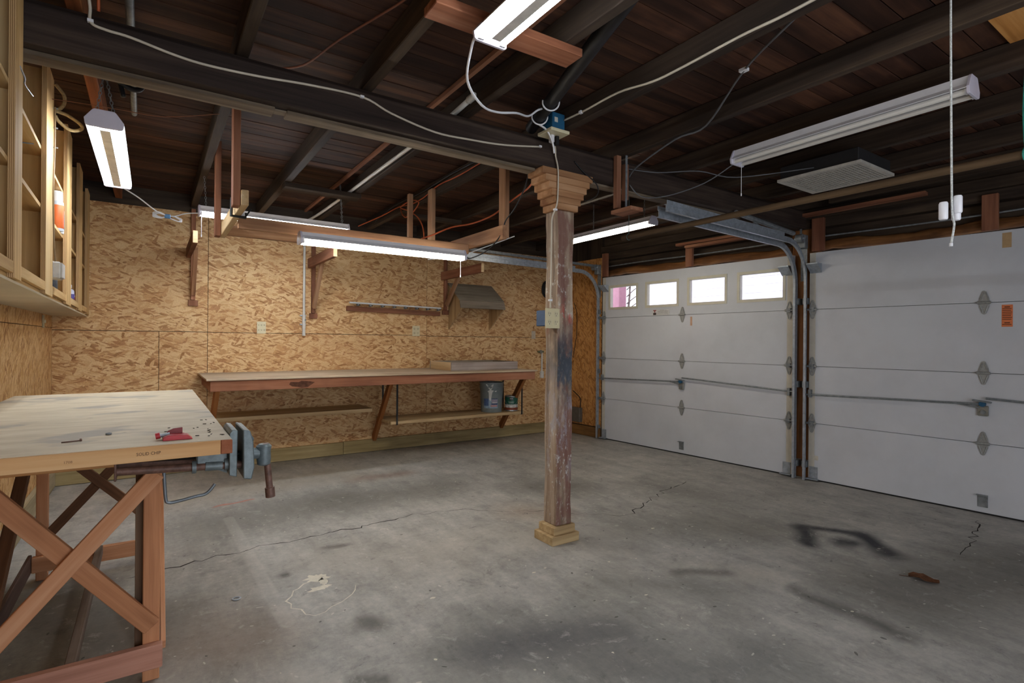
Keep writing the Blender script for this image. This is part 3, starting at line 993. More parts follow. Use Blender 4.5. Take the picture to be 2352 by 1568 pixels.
# stickers and tape marks on the doors
ink = plain('3a2a24', 0.7, 0, 0.2, 0.05)
tape = plain('b99a72', 0.6, 0, 0.3, 0.08)
st = box('warning_sticker', 4.066, 4.130, 0.0, 0.0012, 1.475, 1.645, plain('d97a4a', 0.55, 0, 0.4, 0.03), door2, fn=dw)
for k in range(11):
    z = 1.628 - k * 0.0135
    if k == 8:
        continue
    box('print_line', 4.070 + (0.012 if k in (0, 9) else 0), 4.126 - (0.012 if k in (0, 9) else 0.003 * (k % 3)), 0.0012, 0.0016, z - (0.004 if k in (0, 9) else 0.0022), z + 0.002, ink, st, fn=dw)
box('tape_mark', 4.066, 4.120, 0.0, 0.001, 2.085, 2.200, tape, door2, fn=dw)
box('tape_mark', 1.318, 1.345, 0.0, 0.001, 1.535, 1.64, plain('bf9a80', 0.6), door1, fn=dw)
st = box('maker_sticker', 0.775, 1.03, 0.0, 0.001, 1.672, 1.742, plain('cbcbcc', 0.5), door1, fn=dw)
box('print_block', 0.787, 0.832, 0.001, 0.0014, 1.678, 1.704, plain('2b1f1d', 0.6), st, fn=dw)
box('print_bar', 0.787, 0.832, 0.001, 0.0014, 1.727, 1.738, plain('8c3a34', 0.6), st, fn=dw)
box('print_stem', 0.803, 0.816, 0.001, 0.0014, 1.706, 1.727, plain('8c3a34', 0.6), st, fn=dw)
for k in range(5):
    box('print_line', 0.85 + (0.04 if k == 0 else 0), 1.01 - (0.06 if k == 0 else 0), 0.001, 0.0014, 1.733 - k * 0.012, 1.736 - k * 0.012, plain('807c76', 0.6), st, fn=dw)
box('id_sticker', 2.70, 2.745, 0.0, 0.001, 0.20, 0.245, plain('c9c4b8', 0.6), door2, fn=dw)

# tracks
def track(name, label, u, xin, z_h=2.285, side=1):
    """one mesh rail: up the jamb, round the bend and back along the ceiling"""
    t = empty(name, dw(u, 0.05, 0), label, 'door track', 'garage door tracks')
    sec = [(-0.026, 0.0), (0.026, 0.0), (0.026, 0.010), (0.021, 0.010), (0.021, 0.005), (-0.021, 0.005), (-0.021, 0.022), (-0.026, 0.022)]
    R = 0.36
    path = [(0.045, 0.002), (0.045, z_h - R)]
    for k in range(1, 13):
        a = math.pi / 2 * k / 12
        path.append((0.045 + R * (1 - math.cos(a)), z_h - R + R * math.sin(a)))
    path.append((xin, z_h - 0.0))
    bm = bmesh.new()
    rings = []
    for i, (n, z) in enumerate(path):
        a = path[max(i - 1, 0)]
        b_ = path[min(i + 1, len(path) - 1)]
        tn, tz = b_[0] - a[0], b_[1] - a[1]
        l = math.hypot(tn, tz)
        tn, tz = tn / l, tz / l
        on, oz = -tz, tn       # in-plane normal
        rings.append([bm.verts.new(dw(u + q * side, n + on * p, z + oz * p)) for p, q in sec])
    m = len(sec)
    for a, b_ in zip(rings, rings[1:]):
        for k in range(m):
            bm.faces.new((a[k], a[(k + 1) % m], b_[(k + 1) % m], b_[k]))
    bm.faces.new(rings[0][::-1])
    bm.faces.new(rings[-1])
    link('rail', bm, GALV, t)
    for z in (0.12, 0.9, 1.72):
        box('jamb_bracket', u - 0.02, u + 0.02, -0.05, 0.045, z, z + 0.06, GALVD, t, fn=dw)
    # reinforcing angle over the flat run
    box('angle', u + 0.012 * side - 0.002, u + 0.012 * side + 0.002, 0.5, xin, z_h + 0.028, z_h + 0.058, GALV, t, fn=dw)
    box('angle', u - 0.012, u + 0.012, 0.5, xin, z_h + 0.026, z_h + 0.030, GALV, t, fn=dw)
    return t
t1 = track('door_track', 'steel track of the windowed door running under the far rafters', -0.115, 2.6, side=1)
t2 = track('door_track', 'steel track on the near jamb of the windowed door', 2.548, 2.25, side=-1)
t3 = track('door_track', 'steel track on the far jamb of the door with the orange sticker', 2.628, 2.28, 2.305, side=1)
# cable drums / pulley plates over the jambs
for tt, u in ((t1, -0.13), (t3, 2.60)):
    box('pulley_plate', u - 0.035, u + 0.035, 0.0, 0.07, 2.27, 2.40, GALVD, tt, bv=0.004, fn=dw)
    rod('pulley', dw(u - 0.03, 0.10, 2.36), dw(u + 0.03, 0.10, 2.36), 0.042, GALVD, tt, 14)
    rod('pulley_axle', dw(u - 0.05, 0.10, 2.36), dw(u + 0.05, 0.10, 2.36), 0.012, GALV, tt, 8)
    box('jamb_plate', u - 0.03, u + 0.03, 0.0, 0.006, 1.95, 2.28, GALVD, tt, fn=dw)
box('spring_angle', -0.14, -0.10, 0.10, 2.55, 2.365, 2.395, GALVD, t1, fn=dw)
box('hanger_strap', 2.58, 2.60, 0.05, 0.056, 2.30, 2.62, GALVD, t3, fn=dw)
rod('spring', dw(2.585, 0.2, 2.40), dw(2.585, 1.25, 2.44), 0.022, GALVD, t3, 10)
bar('sway_brace', dw(2.585, 0.95, 2.40), dw(2.60, 0.75, 2.34), 0.03, 0.004, GALVD, t3)
# wooden hanger that carries the inner end of the pair
h = empty('track_hanger', (2.72, 2.66, 2.24), 'short reddish wooden hanger holding the inner ends of the paired door tracks', 'hanger')
box('hanger_post', 2.70, 2.74, 2.70, 2.738, 2.275, 2.645, RED(2), h, bv=0.002)
box('hanger_post', 2.78, 2.815, 2.70, 2.738, 2.345, 2.60, RED(2), h, bv=0.002)
box('hanger_foot', 2.68, 2.80, 2.55, 2.74, 2.232, 2.258, RED(1), h, bv=0.002)
box('hanger_strap', 2.742, 2.76, 2.66, 2.664, 2.258, 2.64, GALVD, h)

# ------------------------------------------------------------------ outside
house = empty('neighbour_house', (9.6, 3.5, 0), 'white clapboard house wall seen through the door windows', 'house')
sid = plain('d8d2dc', 0.7, 0, 0.3, 0.04, 3)
for k in range(30):
    z = 0.2 + k * 0.15
    prism('siding_board', [(9.515, z), (9.53, z), (9.535, z + 0.151), (9.523, z + 0.151)], -3.0, 8.62, lambda p, q, a: (p, a, q), sid, house)
box('corner_board', 9.49, 9.54, 8.62, 8.74, 0.0, 4.8, plain('e4e0e6', 0.6), house)
pp = empty('porch_post', (7.6, 7.55, 0), 'mauve painted outdoor post seen through the far door window', 'post')
box('shaft', 7.5, 7.7, 7.42, 7.66, 0, 4.0, plain('9c6f78', 0.7, 0, 0.3, 0.08), pp, bv=0.01)
box('foot', 7.45, 7.75, 7.37, 7.71, 0, 0.2, plain('9c6f78', 0.7, 0, 0.3, 0.08), pp, bv=0.01)
tree = empty('bare_tree', (13.5, 13.2, 0), 'thin bare tree branches against the sky beyond the far door window', 'tree')
bm = bmesh.new()
tube_bm(bm, smooth_pts([(13.6, 13.6, 0), (13.5, 13.3, 1.2), (13.6, 13.0, 2.6), (13.5, 12.8, 4.6)]), [0.09 - 0.005 * i for i in range(16)], 7)
link('trunk', bm, plain('5b4d46', 0.9), tree)
for k in range(9):
    z = 1.7 + 0.24 * k
    a = random.uniform(-1, 1)
    cable('branch', [(13.55, 13.05, z), (13.5, 12.7 + a * 0.3, z + 0.25), (13.4, 12.3 + a * 0.8, z + 0.35), (13.4, 11.9 + a * 1.2, z + 0.6)], [0.02 - 0.0009 * i for i in range(16)], plain('5b4d46', 0.9), tree)
ground = box('ground', 5.6, 40, -30, 40, -0.4, -0.2, plain('8a887f', 0.9, 0, 0.2, 0.2, 2, 'gravel'))
tag(ground, kind='structure')

# ------------------------------------------------------------------ fluorescent fixtures
COOL = (0.88, 0.95, 1.0, 1)
WARM = (1.0, 0.91, 0.74, 1)
def fixture(label, axis, a0, a1, c, z0, lit, wid=0.155, hgt=0.08, chains=None, pull=None, spread=0.085, ridge=0.0):
    """two-tube shop light; a0..a1 along axis, c across, z0 its lowest point"""
    P = (lambda a, q, h: (c + q, a, z0 + h)) if axis == 'y' else (lambda a, q, h: (a, c + q, z0 + h))
    f = empty('shop_light', P((a0 + a1) / 2, 0, 0), label, 'light fixture', 'fluorescent shop lights')
    hw = wid / 2
    prof = [(-hw, 0.030), (-hw + 0.006, 0.028), (-hw * 0.55, 0.046), (-0.012, 0.048), (-0.006, 0.030), (0.006, 0.030), (0.012, 0.048), (hw * 0.55, 0.046), (hw - 0.006, 0.028), (hw, 0.030),
            (hw * 0.62, 0.056), (hw * 0.55, hgt), (-hw * 0.55, hgt), (-hw * 0.62, 0.056)]
    prism('reflector', prof, a0 + 0.012, a1 - 0.012, lambda p, q, a: P(a, p, q), WHITE, f)
    cap = [(-hw, 0.034), (-hw + 0.004, 0.006), (-hw + 0.014, 0.0), (hw - 0.014, 0.0), (hw - 0.004, 0.006), (hw, 0.034), (hw * 0.60, hgt * 0.97), (hw * 0.5, hgt + 0.004), (-hw * 0.5, hgt + 0.004), (-hw * 0.60, hgt * 0.97)]
    for e0, e1 in ((a0, a0 + 0.013), (a1 - 0.013, a1)):
        prism('end_cap', cap, e0, e1, lambda p, q, a: P(a, p, q), plain('cfcbdb', 0.45, 0, 0.5, 0.04, 10), f, bv=0.0015)
    for s in (-1, 1):
        for e0, e1 in ((a0 + 0.013, a0 + 0.024), (a1 - 0.024, a1 - 0.013)):
            bm = bmesh.new()
            pts = [(s * spread / 2 - 0.013, 0.004), (s * spread / 2 + 0.013, 0.004), (s * spread / 2 + 0.013, 0.040), (s * spread / 2 - 0.013, 0.040)]
            A = [bm.verts.new(P(e0, *q)) for q in pts]
            B = [bm.verts.new(P(e1, *q)) for q in pts]
            bm.faces.new(A); bm.faces.new(B[::-1])
            for i in range(4):
                bm.faces.new((A[i], B[i], B[(i + 1) % 4], A[(i + 1) % 4]))
            link('socket', bm, WHITE, f)
        m = {'cool': emit(COOL, TUBE_COOL), 'warm': emit(WARM, TUBE_WARM), '': plain('dfdcd6', 0.3, 0, 0.5, 0.02)}[lit]
        rod('tube', P(a0 + 0.024, s * spread / 2, 0.018), P(a1 - 0.024, s * spread / 2, 0.018), 0.0145, m, f, 8)
    if ridge:
        prism('ballast_cover', [(-ridge, 0.046), (-ridge * 0.8, 0.0), (ridge * 0.8, 0.0), (ridge, 0.046)], a0 + 0.05, a1 - 0.05, lambda p, q, a: P(a, p, q), plain('e4e2de', 0.45, 0.0), f)
    for ch in chains or ():
        chain('chain', P(ch[0], ch[1], hgt), ch[2], f)
    if pull:
        pa, pq, ln = pull
        b_ = P(pa, pq, 0.004)
        rod('pull_cord', b_, (b_[0], b_[1], b_[2] - ln), 0.0022, CABLEW2, f, 5)
        rod('cord_end', (b_[0], b_[1], b_[2] - ln - 0.018), (b_[0], b_[1], b_[2] - ln), 0.0045, CABLEW2, f, 6)
    return f
fixture('lit twin tube shop light hanging on chains beside the open wall cabinet', 'y', 3.21, 4.45, -0.195, 2.335, 'cool', 0.155, spread=0.098, ridge=0.026,
        chains=[(3.27, -0.035, (-0.20, 3.30, ZJ)), (3.27, 0.035, (-0.20, 3.30, ZJ)), (4.35, 0.0, (-0.20, 4.35, ZJ))])
fixture('lit twin tube shop light overhead, screwed to a short crossboard', 'y', 0.61, 1.855, 1.128, 2.528, 'cool', 0.158, 0.078, spread=0.10, ridge=0.026)
fixture('lit shop light hung on chains behind the lumber rack near the back wall', 'x', 0.304, 1.516, 5.0, 2.325, 'cool', 0.12,
        chains=[(0.36, 0.0, (0.345, 5.0, ZJ)), (1.46, -0.01, (1.43, 4.98, ZC)), (1.46, 0.02, (1.45, 5.04, ZC))], pull=(0.325, -0.03, 0.16))
fixture('lit warm white shop light under the front board of the lumber rack', 'x', 0.79, 2.012, 3.665, 1.953, 'warm', 0.115, 0.078, pull=(1.96, -0.045, 0.12))
fixture('lit warm white shop light half hidden behind the post', 'y', 3.38, 4.61, 3.86, 2.425, 'warm', 0.12, chains=[(3.5, 0.0, (3.86, 3.5, ZC)), (4.2, 0.0, (3.86, 4.2, ZC))])
fixture('unlit twin tube shop light under the right hand joists', 'y', 0.905, 2.19, 3.325, 2.548, '', 0.15, 0.095, pull=(2.15, 0.0, 0.20))

mb = bar('mounting_board', (0.885, 1.90, ZJ - 0.0195), (1.60, 1.88, ZJ - 0.0195), 0.12, 0.037, wood('6b3f2a', '8f5a40', 'a8735a', 0), None, 0.003)
tag(mb, 'short reddish crossboard above the brightest ceiling light', 'board')

# ------------------------------------------------------------------ lumber rack hung from the joists
rk = empty('lumber_rack', (1.25, 3.9, 2.07), 'hanging wooden lumber rack with four drop posts in front of the back wall', 'rack')
box('rack_post', 0.372, 0.41, 3.36, 3.45, 2.085, 2.76, RED(2), rk, bv=0.003)
box('rack_post', 0.372, 0.41, 4.38, 4.47, 2.075, 2.76, RED(2), rk, bv=0.003)
box('rack_post', 2.175, 2.213, 3.33, 3.42, 2.105, 2.76, FIR(2), rk, bv=0.003)
box('rack_post', 2.075, 2.112, 4.38, 4.47, 2.10, 2.70, FIR(2), rk, bv=0.003)
box('rack_bar', 0.412, 0.45, 3.34, 4.52, 2.085, 2.172, PALE(1), rk, bv=0.003)
box('rack_bar', 2.135, 2.173, 3.30, 4.50, 2.085, 2.19, FIR(1), rk, bv=0.003)
box('rack_crossboard', 0.452, 2.133, 3.80, 3.838, 2.038, 2.115, FIR(0), rk, bv=0.003)
box('rack_crossboard', 0.452, 2.073, 4.40, 4.438, 2.09, 2.165, FIR(0), rk, bv=0.003)
box('rack_stud', 1.86, 1.90, 4.39, 4.43, 2.166, 2.62, FIR(2), rk, bv=0.003)
# clamp on the left bar
cl = empty('c_clamp', (0.45, 3.62, 2.05), 'small black clamp gripping the left bar of the lumber rack', 'clamp')
bm = bmesh.new()
tube_bm(bm, [Vector(p) for p in ((0.40, 3.62, 2.182), (0.395, 3.62, 2.182), (0.392, 3.62, 2.075), (0.47, 3.62, 2.072), (0.475, 3.62, 2.10))], 0.010, 6)
link('frame', bm, BLACK, cl)
rod('screw', (0.47, 3.62, 2.075), (0.50, 3.62, 2.13), 0.005, BLACK, cl, 6)

# ------------------------------------------------------------------ workbench in the foreground
wb = empty('workbench', (-0.2, 2.9, 0), 'large wooden workbench with crossed braces and a worn pale top', 'workbench')
bm = bmesh.new()
badd(bm, -0.62, 0.2165, 1.9265, 3.935, 0.966, 1.010)
bevel(bm, 0.0015)
link('top_panel', bm, table_top(), wb)
ed = box('edge_band', -0.62, 0.183, 1.912, 1.9255, 0.966, 1.0095, wood('b88a5a', 'd0a473', 'dcb688', 0, stain=0.15), wb, bv=0.001)
box('edge_block', 0.1835, 0.2165, 1.912, 1.9255, 0.966, 1.0095, wood('6f3c26', '8c5136', 'a06548', 1), wb, bv=0.002)
lettering('lettering', 'SOLID CHIP', 0.0135, lambda x, y: (-0.005 + x * 0.85, 1.9114, 0.989 + y), plain('4d3c30', 0.8, 0, 0.2, 0.1), ed)
lettering('lettering', '1708', 0.010, lambda x, y: (-0.19 + x, 1.9114, 0.985 + y), plain('8a6a4c', 0.8, 0, 0.2, 0.1), ed)
WBR = lambda a=0: wood('a66d4b', 'c68b64', 'd6a27e', a, stain=0.25, stain_col='4a2c20', var=0.25)
box('apron', -0.53, -0.105, 2.50, 2.538, 0.845, 0.965, wood('96633c', 'b98352', 'cd9c68', 0), wb, bv=0.003)
box('apron', -0.53, 0.05, 3.905, 3.94, 0.86, 0.965, WBR(0), wb, bv=0.003)
box('leg', -0.022, 0.034, 2.502, 2.54, 0, 0.965, WBR(2), wb, bv=0.003)
box('leg_backing', -0.048, -0.012, 2.5415, 2.60, 0.12, 0.965, wood('4f3a2b', '6a5240', '7f6650', 2), wb, bv=0.002)
box('leg', -0.53, -0.474, 2.502, 2.54, 0, 0.844, WBR(2), wb, bv=0.003)
box('leg', -0.517, -0.467, 3.862, 3.902, 0, 0.965, WBR(2), wb, bv=0.003)
box('leg', -0.03, 0.02, 3.862, 3.902, 0, 0.965, WBR(2), wb, bv=0.003)
box('rail', -0.545, 0.043, 2.464, 2.501, 0.060, 0.150, wood('ac7763', 'cb937e', 'd8a894', 0, stain=0.4), wb, bv=0.004)
box('rail', -0.53, 0.03, 3.83, 3.861, 0.055, 0.140, WBR(0), wb, bv=0.003)
box('rail', -0.548, -0.5315, 2.55, 3.86, 0.055, 0.150, wood('4d3b33', '64504a', '78655e', 1), wb, bv=0.003)
box('stretcher', -0.255, -0.222, 2.502, 3.829, 0.10, 0.15, wood('54453c', '6e5f56', '85766c', 1), wb, bv=0.003)
def xz(p, q, y): return (p, y, q)
bar('brace', (-0.50, 2.487, 0.848), (0.008, 2.487, 0.218), 0.062, 0.025, WBR(0), wb, up=(0, 1, 0.01))
bar('brace', (0.020, 2.460, 0.815), (-0.51, 2.460, 0.200), 0.058, 0.025, WBR(0), wb, up=(0, 1, 0.01))
for o in wb.children:
    pass
bar('brace', (-0.47, 3.85, 0.24), (0.01, 3.85, 0.81), 0.05, 0.02, wood('4f3322', '6c4a33', '825c42', 0), wb, up=(0, 1, 0.01))
bar('brace', (-0.50, 3.83, 0.79), (0.01, 3.83, 0.25), 0.05, 0.02, wood('4f3322', '6c4a33', '825c42', 0), wb, up=(0, 1, 0.01))
bar('brace', (-0.507, 3.84, 0.93), (-0.507, 2.56, 0.10), 0.045, 0.05, wood('4f3322', '6c4a33', '825c42', 0), wb)
bar('brace', (0.046, 2.56, 0.10), (0.046, 3.84, 0.90), 0.018, 0.05, WBR(0), wb)
hk = empty('bent_bar', (0.05, 2.55, 0.72), 'bent grey steel bar sticking out from the workbench leg', 'bar')
bm = bmesh.new()
tube_bm(bm, smooth_pts([(0.0415, 2.53, 0.84), (0.044, 2.53, 0.80), (0.050, 2.53, 0.700), (0.060, 2.53, 0.676), (0.10, 2.53, 0.678), (0.155, 2.53, 0.687), (0.185, 2.53, 0.690), (0.205, 2.53, 0.705), (0.222, 2.53, 0.728)], 4), 0.0065, 8)
link('shaft', bm, plain('7f868c', 0.45, 0.6, 0.5, 0.15), hk, smooth=True)
rod('fixing_bolt', (0.036, 2.53, 0.835), (0.060, 2.53, 0.835), 0.008, GALVD, hk, 8)

# vise
vs = empty('bench_vise', (0.25, 2.09, 0.85), 'grey cast iron bench vise clamped on the right edge of the workbench', 'vise')
prism('fixed_jaw', [(0.2175, 0.875), (0.240, 0.868), (0.242, 1.024), (0.226, 1.027), (0.2175, 1.015)], 2.0, 2.19, lambda p, q, a: (p, a, q), VISEM, vs, bv=0.002)
prism('moving_jaw', [(0.258, 0.862), (0.283, 0.857), (0.292, 0.90), (0.288, 0.985), (0.278, 1.022), (0.256, 1.027)], 1.985, 2.19, lambda p, q, a: (p, a, q), VISEM, vs, bv=0.003)
box('jaw_rib', 0.284, 0.298, 2.06, 2.11, 0.858, 0.99, VISEM, vs, bv=0.003)
box('mount_body', 0.125, 0.2165, 2.03, 2.16, 0.905, 0.9655, VISEM, vs, bv=0.004)
prism('mount_web', [(0.15, 0.905), (0.2165, 0.905), (0.2165, 0.872)], 2.06, 2.13, lambda p, q, a: (p, a, q), VISEM, vs)
for yy in (2.035, 2.155):
    rod('guide_rod', (-0.088, yy, 0.920), (0.26, yy, 0.902), 0.0125, IRON, vs, 12)
rod('lead_screw', (-0.06, 2.095, 0.945), (0.30, 2.095, 0.925), 0.012, plain('1c1a19', 0.5, 0.5), vs, 10)
box('tail_plate', -0.092, -0.086, 2.01, 2.18, 0.895, 0.965, IRON, vs, bv=0.002)
for x in (0.118, 0.212):
    bm = bmesh.new()
    tube_bm(bm, [Vector((x - 0.006, 2.035, 0.909)), Vector((x + 0.006, 2.035, 0.909))], 0.021, 12)
    o = link('guide_collar', bm, VISEM, vs, smooth=True)
    shade(o)
rod('rod_sleeve', (0.15, 2.035, 0.908), (0.20, 2.035, 0.905), 0.016, VISEM, vs, 12)
rod('screw_collar', (0.292, 2.095, 0.925), (0.322, 2.095, 0.922), 0.020, VISEM, vs, 12)
lathe('screw_hub', (0.338, 2.095, 0.918), [(0.012, -0.042), (0.022, -0.036), (0.024, -0.02), (0.023, 0.01), (0.026, 0.028), (0.018, 0.036)], VISEM, vs, 16)
rod('handle', (0.343, 2.095, 0.955), (0.360, 2.095, 0.775), 0.0115, IRON, vs, 12)
rod('handle_knob', (0.3585, 2.095, 0.795), (0.3615, 2.095, 0.760), 0.0165, IRON, vs, 12)
rod('jaw_pin', (0.292, 2.15, 0.965), (0.312, 2.15, 0.965), 0.006, VISEM, vs, 8)

# loose things on the bench top
rt_ = empty('saw_guide', (0.07, 2.03, 1.01), 'small red metal saw guide lying on the workbench corner', 'tool')
RDM = plain('b0323a', 0.4, 0.1, 0.5, 0.1)
prism('body', [(0.030, 1.0102), (0.112, 1.0102), (0.098, 1.024), (0.045, 1.026), (0.032, 1.020)], 1.985, 2.03, lambda p, q, a: (p, a, q), RDM, rt_, bv=0.0015)
prism('fence', [(0.040, 1.024), (0.045, 1.034), (0.06, 1.041), (0.085, 1.043), (0.085, 1.024)], 2.032, 2.042, lambda p, q, a: (p, a, q), plain('7a2a2c', 0.5, 0.1), rt_, bv=0.001)
box('guide_base', 0.030, 0.09, 2.03, 2.044, 1.0102, 1.024, RDM, rt_)
rod('thumb_screw', (0.018, 2.02, 1.022), (0.05, 2.02, 1.026), 0.006, GALV, rt_, 8)
rod('thumb_screw_head', (0.012, 2.02, 1.022), (0.024, 2.02, 1.024), 0.010, RDM, rt_, 10)
bm = bmesh.new()
ring = [Vector((-0.116 + 0.006 * math.cos(a * math.pi / 6), 2.214 + 0.006 * math.sin(a * math.pi / 6), 1.0135)) for a in range(13)]
tube_bm(bm, ring, 0.0033, 6, cap=False)
tag(link('hex_nut', bm, GALVD), 'small dark nut lying alone in the middle of the workbench top', 'nut')
sc_ = empty('wood_screw', (-0.2, 2.11, 1.01), 'dark screw lying on its side near the front of the workbench top', 'screw')
cable('shank', [(-0.225, 2.105, 1.0125), (-0.18, 2.118, 1.0125)], 0.0022, IRON, sc_, 6, 1)
rod('head', (-0.182, 2.1175, 1.014), (-0.178, 2.1187, 1.014), 0.0048, IRON, sc_, 8)

bm = bmesh.new()
for k in range(22):
    x, y = 0.20 - abs(random.gauss(0, 0.05)), 1.98 + abs(random.gauss(0, 0.35))
    a = random.uniform(0, 3.14)
    l = random.uniform(0.002, 0.006)
    tube_bm(bm, [Vector((x - l * math.cos(a), y - l * math.sin(a), 1.0115)), Vector((x + l * math.cos(a), y + l * math.sin(a), 1.0115))], 0.0012, 4)
o = link('metal_scraps', bm, plain('3d3833', 0.6, 0.3))
tag(o, 'dark metal scraps and brads scattered on the workbench near the vise', 'scraps', None, 'stuff')

# ------------------------------------------------------------------ bench along the back wall
bw = empty('wall_bench', (2.2, 5.7, 0), 'long reddish wooden workbench fixed along the strand board wall', 'workbench')
box('top_board', 0.39, 3.92, 5.245, YB - 0.001, 0.968, 0.985, wood('a89078', 'c4ae94', 'd4c2aa', 0, stain=0.3), bw, bv=0.002)
box('apron', 0.42, 3.895, 5.262, 5.30, 0.873, 0.967, BENCH(0), bw, bv=0.003)
box('side_apron', 0.42, 0.458, 5.301, YB - 0.04, 0.873, 0.967, BENCH(1), bw, bv=0.003)
box('side_apron', 3.857, 3.895, 5.301, YB - 0.04, 0.873, 0.967, BENCH(1), bw, bv=0.003)
for (xa, ya), xb in (((0.48, 5.33), 0.475), ((2.075, 5.33), 2.215), ((3.78, 5.33), 4.02)):
    bar('brace', (xa, ya, 0.90), (xb, YB - 0.045, 0.165), 0.04, 0.085, wood('7a4522', '9e6435', 'b57a48', 0), bw, 0.003)
    box('wall_cleat', xb - 0.045, xb + 0.045, YB - 0.036, YB - 0.0005, 0.165, 0.96, RED(2), bw, bv=0.002) if False else None
bmk = bmesh.new()
bmk.faces.new([bmk.verts.new((1.06 + 0.20 * t + 0.012 * math.sin(t * 40), 5.2612, 0.925 + r)) for t, r in ((0, -0.01), (0.15, -0.03), (0.4, -0.035), (0.55, -0.046), (0.8, -0.04), (1.0, -0.012), (1.2, 0.004), (0.95, 0.012), (0.6, 0.02), (0.35, 0.008), (0.12, 0.012))])
link('burn_mark', bmk, plain('5c3c2e', 0.8, 0, 0.2, 0.35, 30), bw)
sh = box('shelf_board', 0.505, 2.045, 5.80, YB - 0.002, 0.533, 0.573, PALE(0), None, bv=0.003)
tag(sh, 'bare pale shelf board between the left braces under the wall bench', 'shelf')
hs_ = empty('hanging_shelf', (3.05, 5.8, 0.41), 'pale board shelf hung on black straps under the wall bench, holding the paint', 'shelf')
box('board', 2.165, 3.94, 5.555, 6.03, 0.410, 0.445, PALE(0), hs_, bv=0.004)
for x in (2.235, 3.905):
    box('strap', x - 0.010, x + 0.010, 5.551, 5.5545, 0.405, 0.90, BLACK, hs_)
    box('strap', x - 0.010, x + 0.010, 5.551, 6.0, 0.4055, 0.4095, BLACK, hs_)
    box('strap', x - 0.010, x + 0.010, 5.99, 5.9935, 0.446, 0.90, BLACK, hs_)
tr = empty('wooden_tray', (3.33, 5.8, 0.985), 'shallow grey wooden tray standing at the right end of the wall bench', 'tray')
box('tray_front', 2.87, 3.80, 5.50, 5.52, 0.9855, 1.082, wood('83766f', '9d908a', 'b0a5a0', 0), tr, bv=0.002)
box('tray_back', 2.87, 3.80, 6.06, 6.08, 0.9855, 1.082, GREYW(0), tr, bv=0.002)
box('tray_end', 2.87, 2.89, 5.521, 6.059, 0.9855, 1.082, PALE(1), tr, bv=0.002)
box('tray_end', 3.78, 3.80, 5.521, 6.059, 0.9855, 1.082, GREYW(1), tr, bv=0.002)
box('tray_floor', 2.891, 3.779, 5.521, 6.059, 0.9855, 0.996, GREYW(0), tr)

# bucket
bk = empty('plastic_bucket', (3.565, 5.74, 0.445), 'grey plastic bucket spattered with white paint on the hanging shelf', 'bucket')
BGR = plain('7d8585', 0.5, 0, 0.4, 0.12, 10)
lathe('pail', (3.565, 5.74, 0.4455), [(0.128, 0.0), (0.131, 0.004), (0.146, 0.30), (0.150, 0.302), (0.150, 0.325), (0.147, 0.327), (0.149, 0.355), (0.152, 0.357), (0.152, 0.372), (0.145, 0.372), (0.140, 0.30), (0.126, 0.02)], BGR, bk, 36)
def on_cyl(cx, cy, r0, r1, zb, h, face):
    """wrap: s metres round the bucket from the camera-facing side, t height"""
    def f(s, t):
        r = r0 + (r1 - r0) * (t / h)
        a = face + s / r
        return (cx + r * math.cos(a), cy + r * math.sin(a), zb + t)
    return f
fc = math.atan2(-5.74, -3.565)
fb = on_cyl(3.565, 5.74, 0.1335, 0.1485, 0.4455, 0.30, fc)
def patch(name, s0, s1, t0, t1, f, mat, parent, poly=None, n=10):
    bm = bmesh.new()
    prev = None
    for k in range(n + 1):
        s = s0 + (s1 - s0) * k / n
        a, b_ = bm.verts.new(f(s, t0)), bm.verts.new(f(s, t1))
        if prev:
            bm.faces.new((prev[0], a, b_, prev[1]))
        prev = (a, b_)
    return link(name, bm, mat, parent)
def splash(name, pts, f, mat, parent):
    bm = bmesh.new()
    bm.faces.new([bm.verts.new(f(s, t)) for s, t in pts])
    bmesh.ops.triangulate(bm, faces=bm.faces)
    return link(name, bm, mat, parent)
lab = patch('label', -0.10, 0.085, 0.055, 0.175, fb, plain('8aa0b4', 0.6, 0, 0.3, 0.2, 40), bk)
fb2 = on_cyl(3.565, 5.74, 0.1342, 0.1492, 0.4455, 0.30, fc)
fb3 = on_cyl(3.565, 5.74, 0.1348, 0.1498, 0.4455, 0.30, fc)
patch('label_blue', -0.10, -0.035, 0.085, 0.175, fb2, plain('4c6288', 0.6, 0, 0.3, 0.2, 40), lab)
patch('label_red', -0.01, 0.075, 0.072, 0.096, fb2, plain('b98a8a', 0.6), lab)
patch('label_navy', 0.0, 0.08, 0.10, 0.114, fb2, plain('2d3560', 0.6), lab)
patch('label_navy', 0.005, 0.08, 0.168, 0.176, fb2, plain('2d3560', 0.6), lab)
patch('label_pale', 0.0, 0.08, 0.118, 0.165, fb2, plain('9c93a2', 0.6, 0, 0.3, 0.3, 60), lab)
patch('label_stripe', 0.01, 0.07, 0.122, 0.128, fb3, plain('d5d2c8', 0.6), lab)
spl = plain('d9d8d3', 0.6, 0, 0.3, 0.05)
splash('paint_splash', [(-0.075, 0.352), (0.03, 0.352), (0.012, 0.315), (0.0, 0.305), (-0.008, 0.27), (-0.02, 0.31), (-0.045, 0.312)], on_cyl(3.565, 5.74, 0.1345, 0.1510, 0.4455, 0.30, fc), spl, bk)
splash('paint_splash', [(-0.05, 0.265), (-0.02, 0.285), (0.03, 0.275), (0.01, 0.25), (0.0, 0.19), (-0.012, 0.14), (-0.03, 0.17), (-0.035, 0.25)], on_cyl(3.565, 5.74, 0.1352, 0.1502, 0.4455, 0.30, fc), spl, bk)
splash('paint_splash', [(0.035, 0.268), (0.07, 0.275), (0.058, 0.255)], fb3, spl, bk)

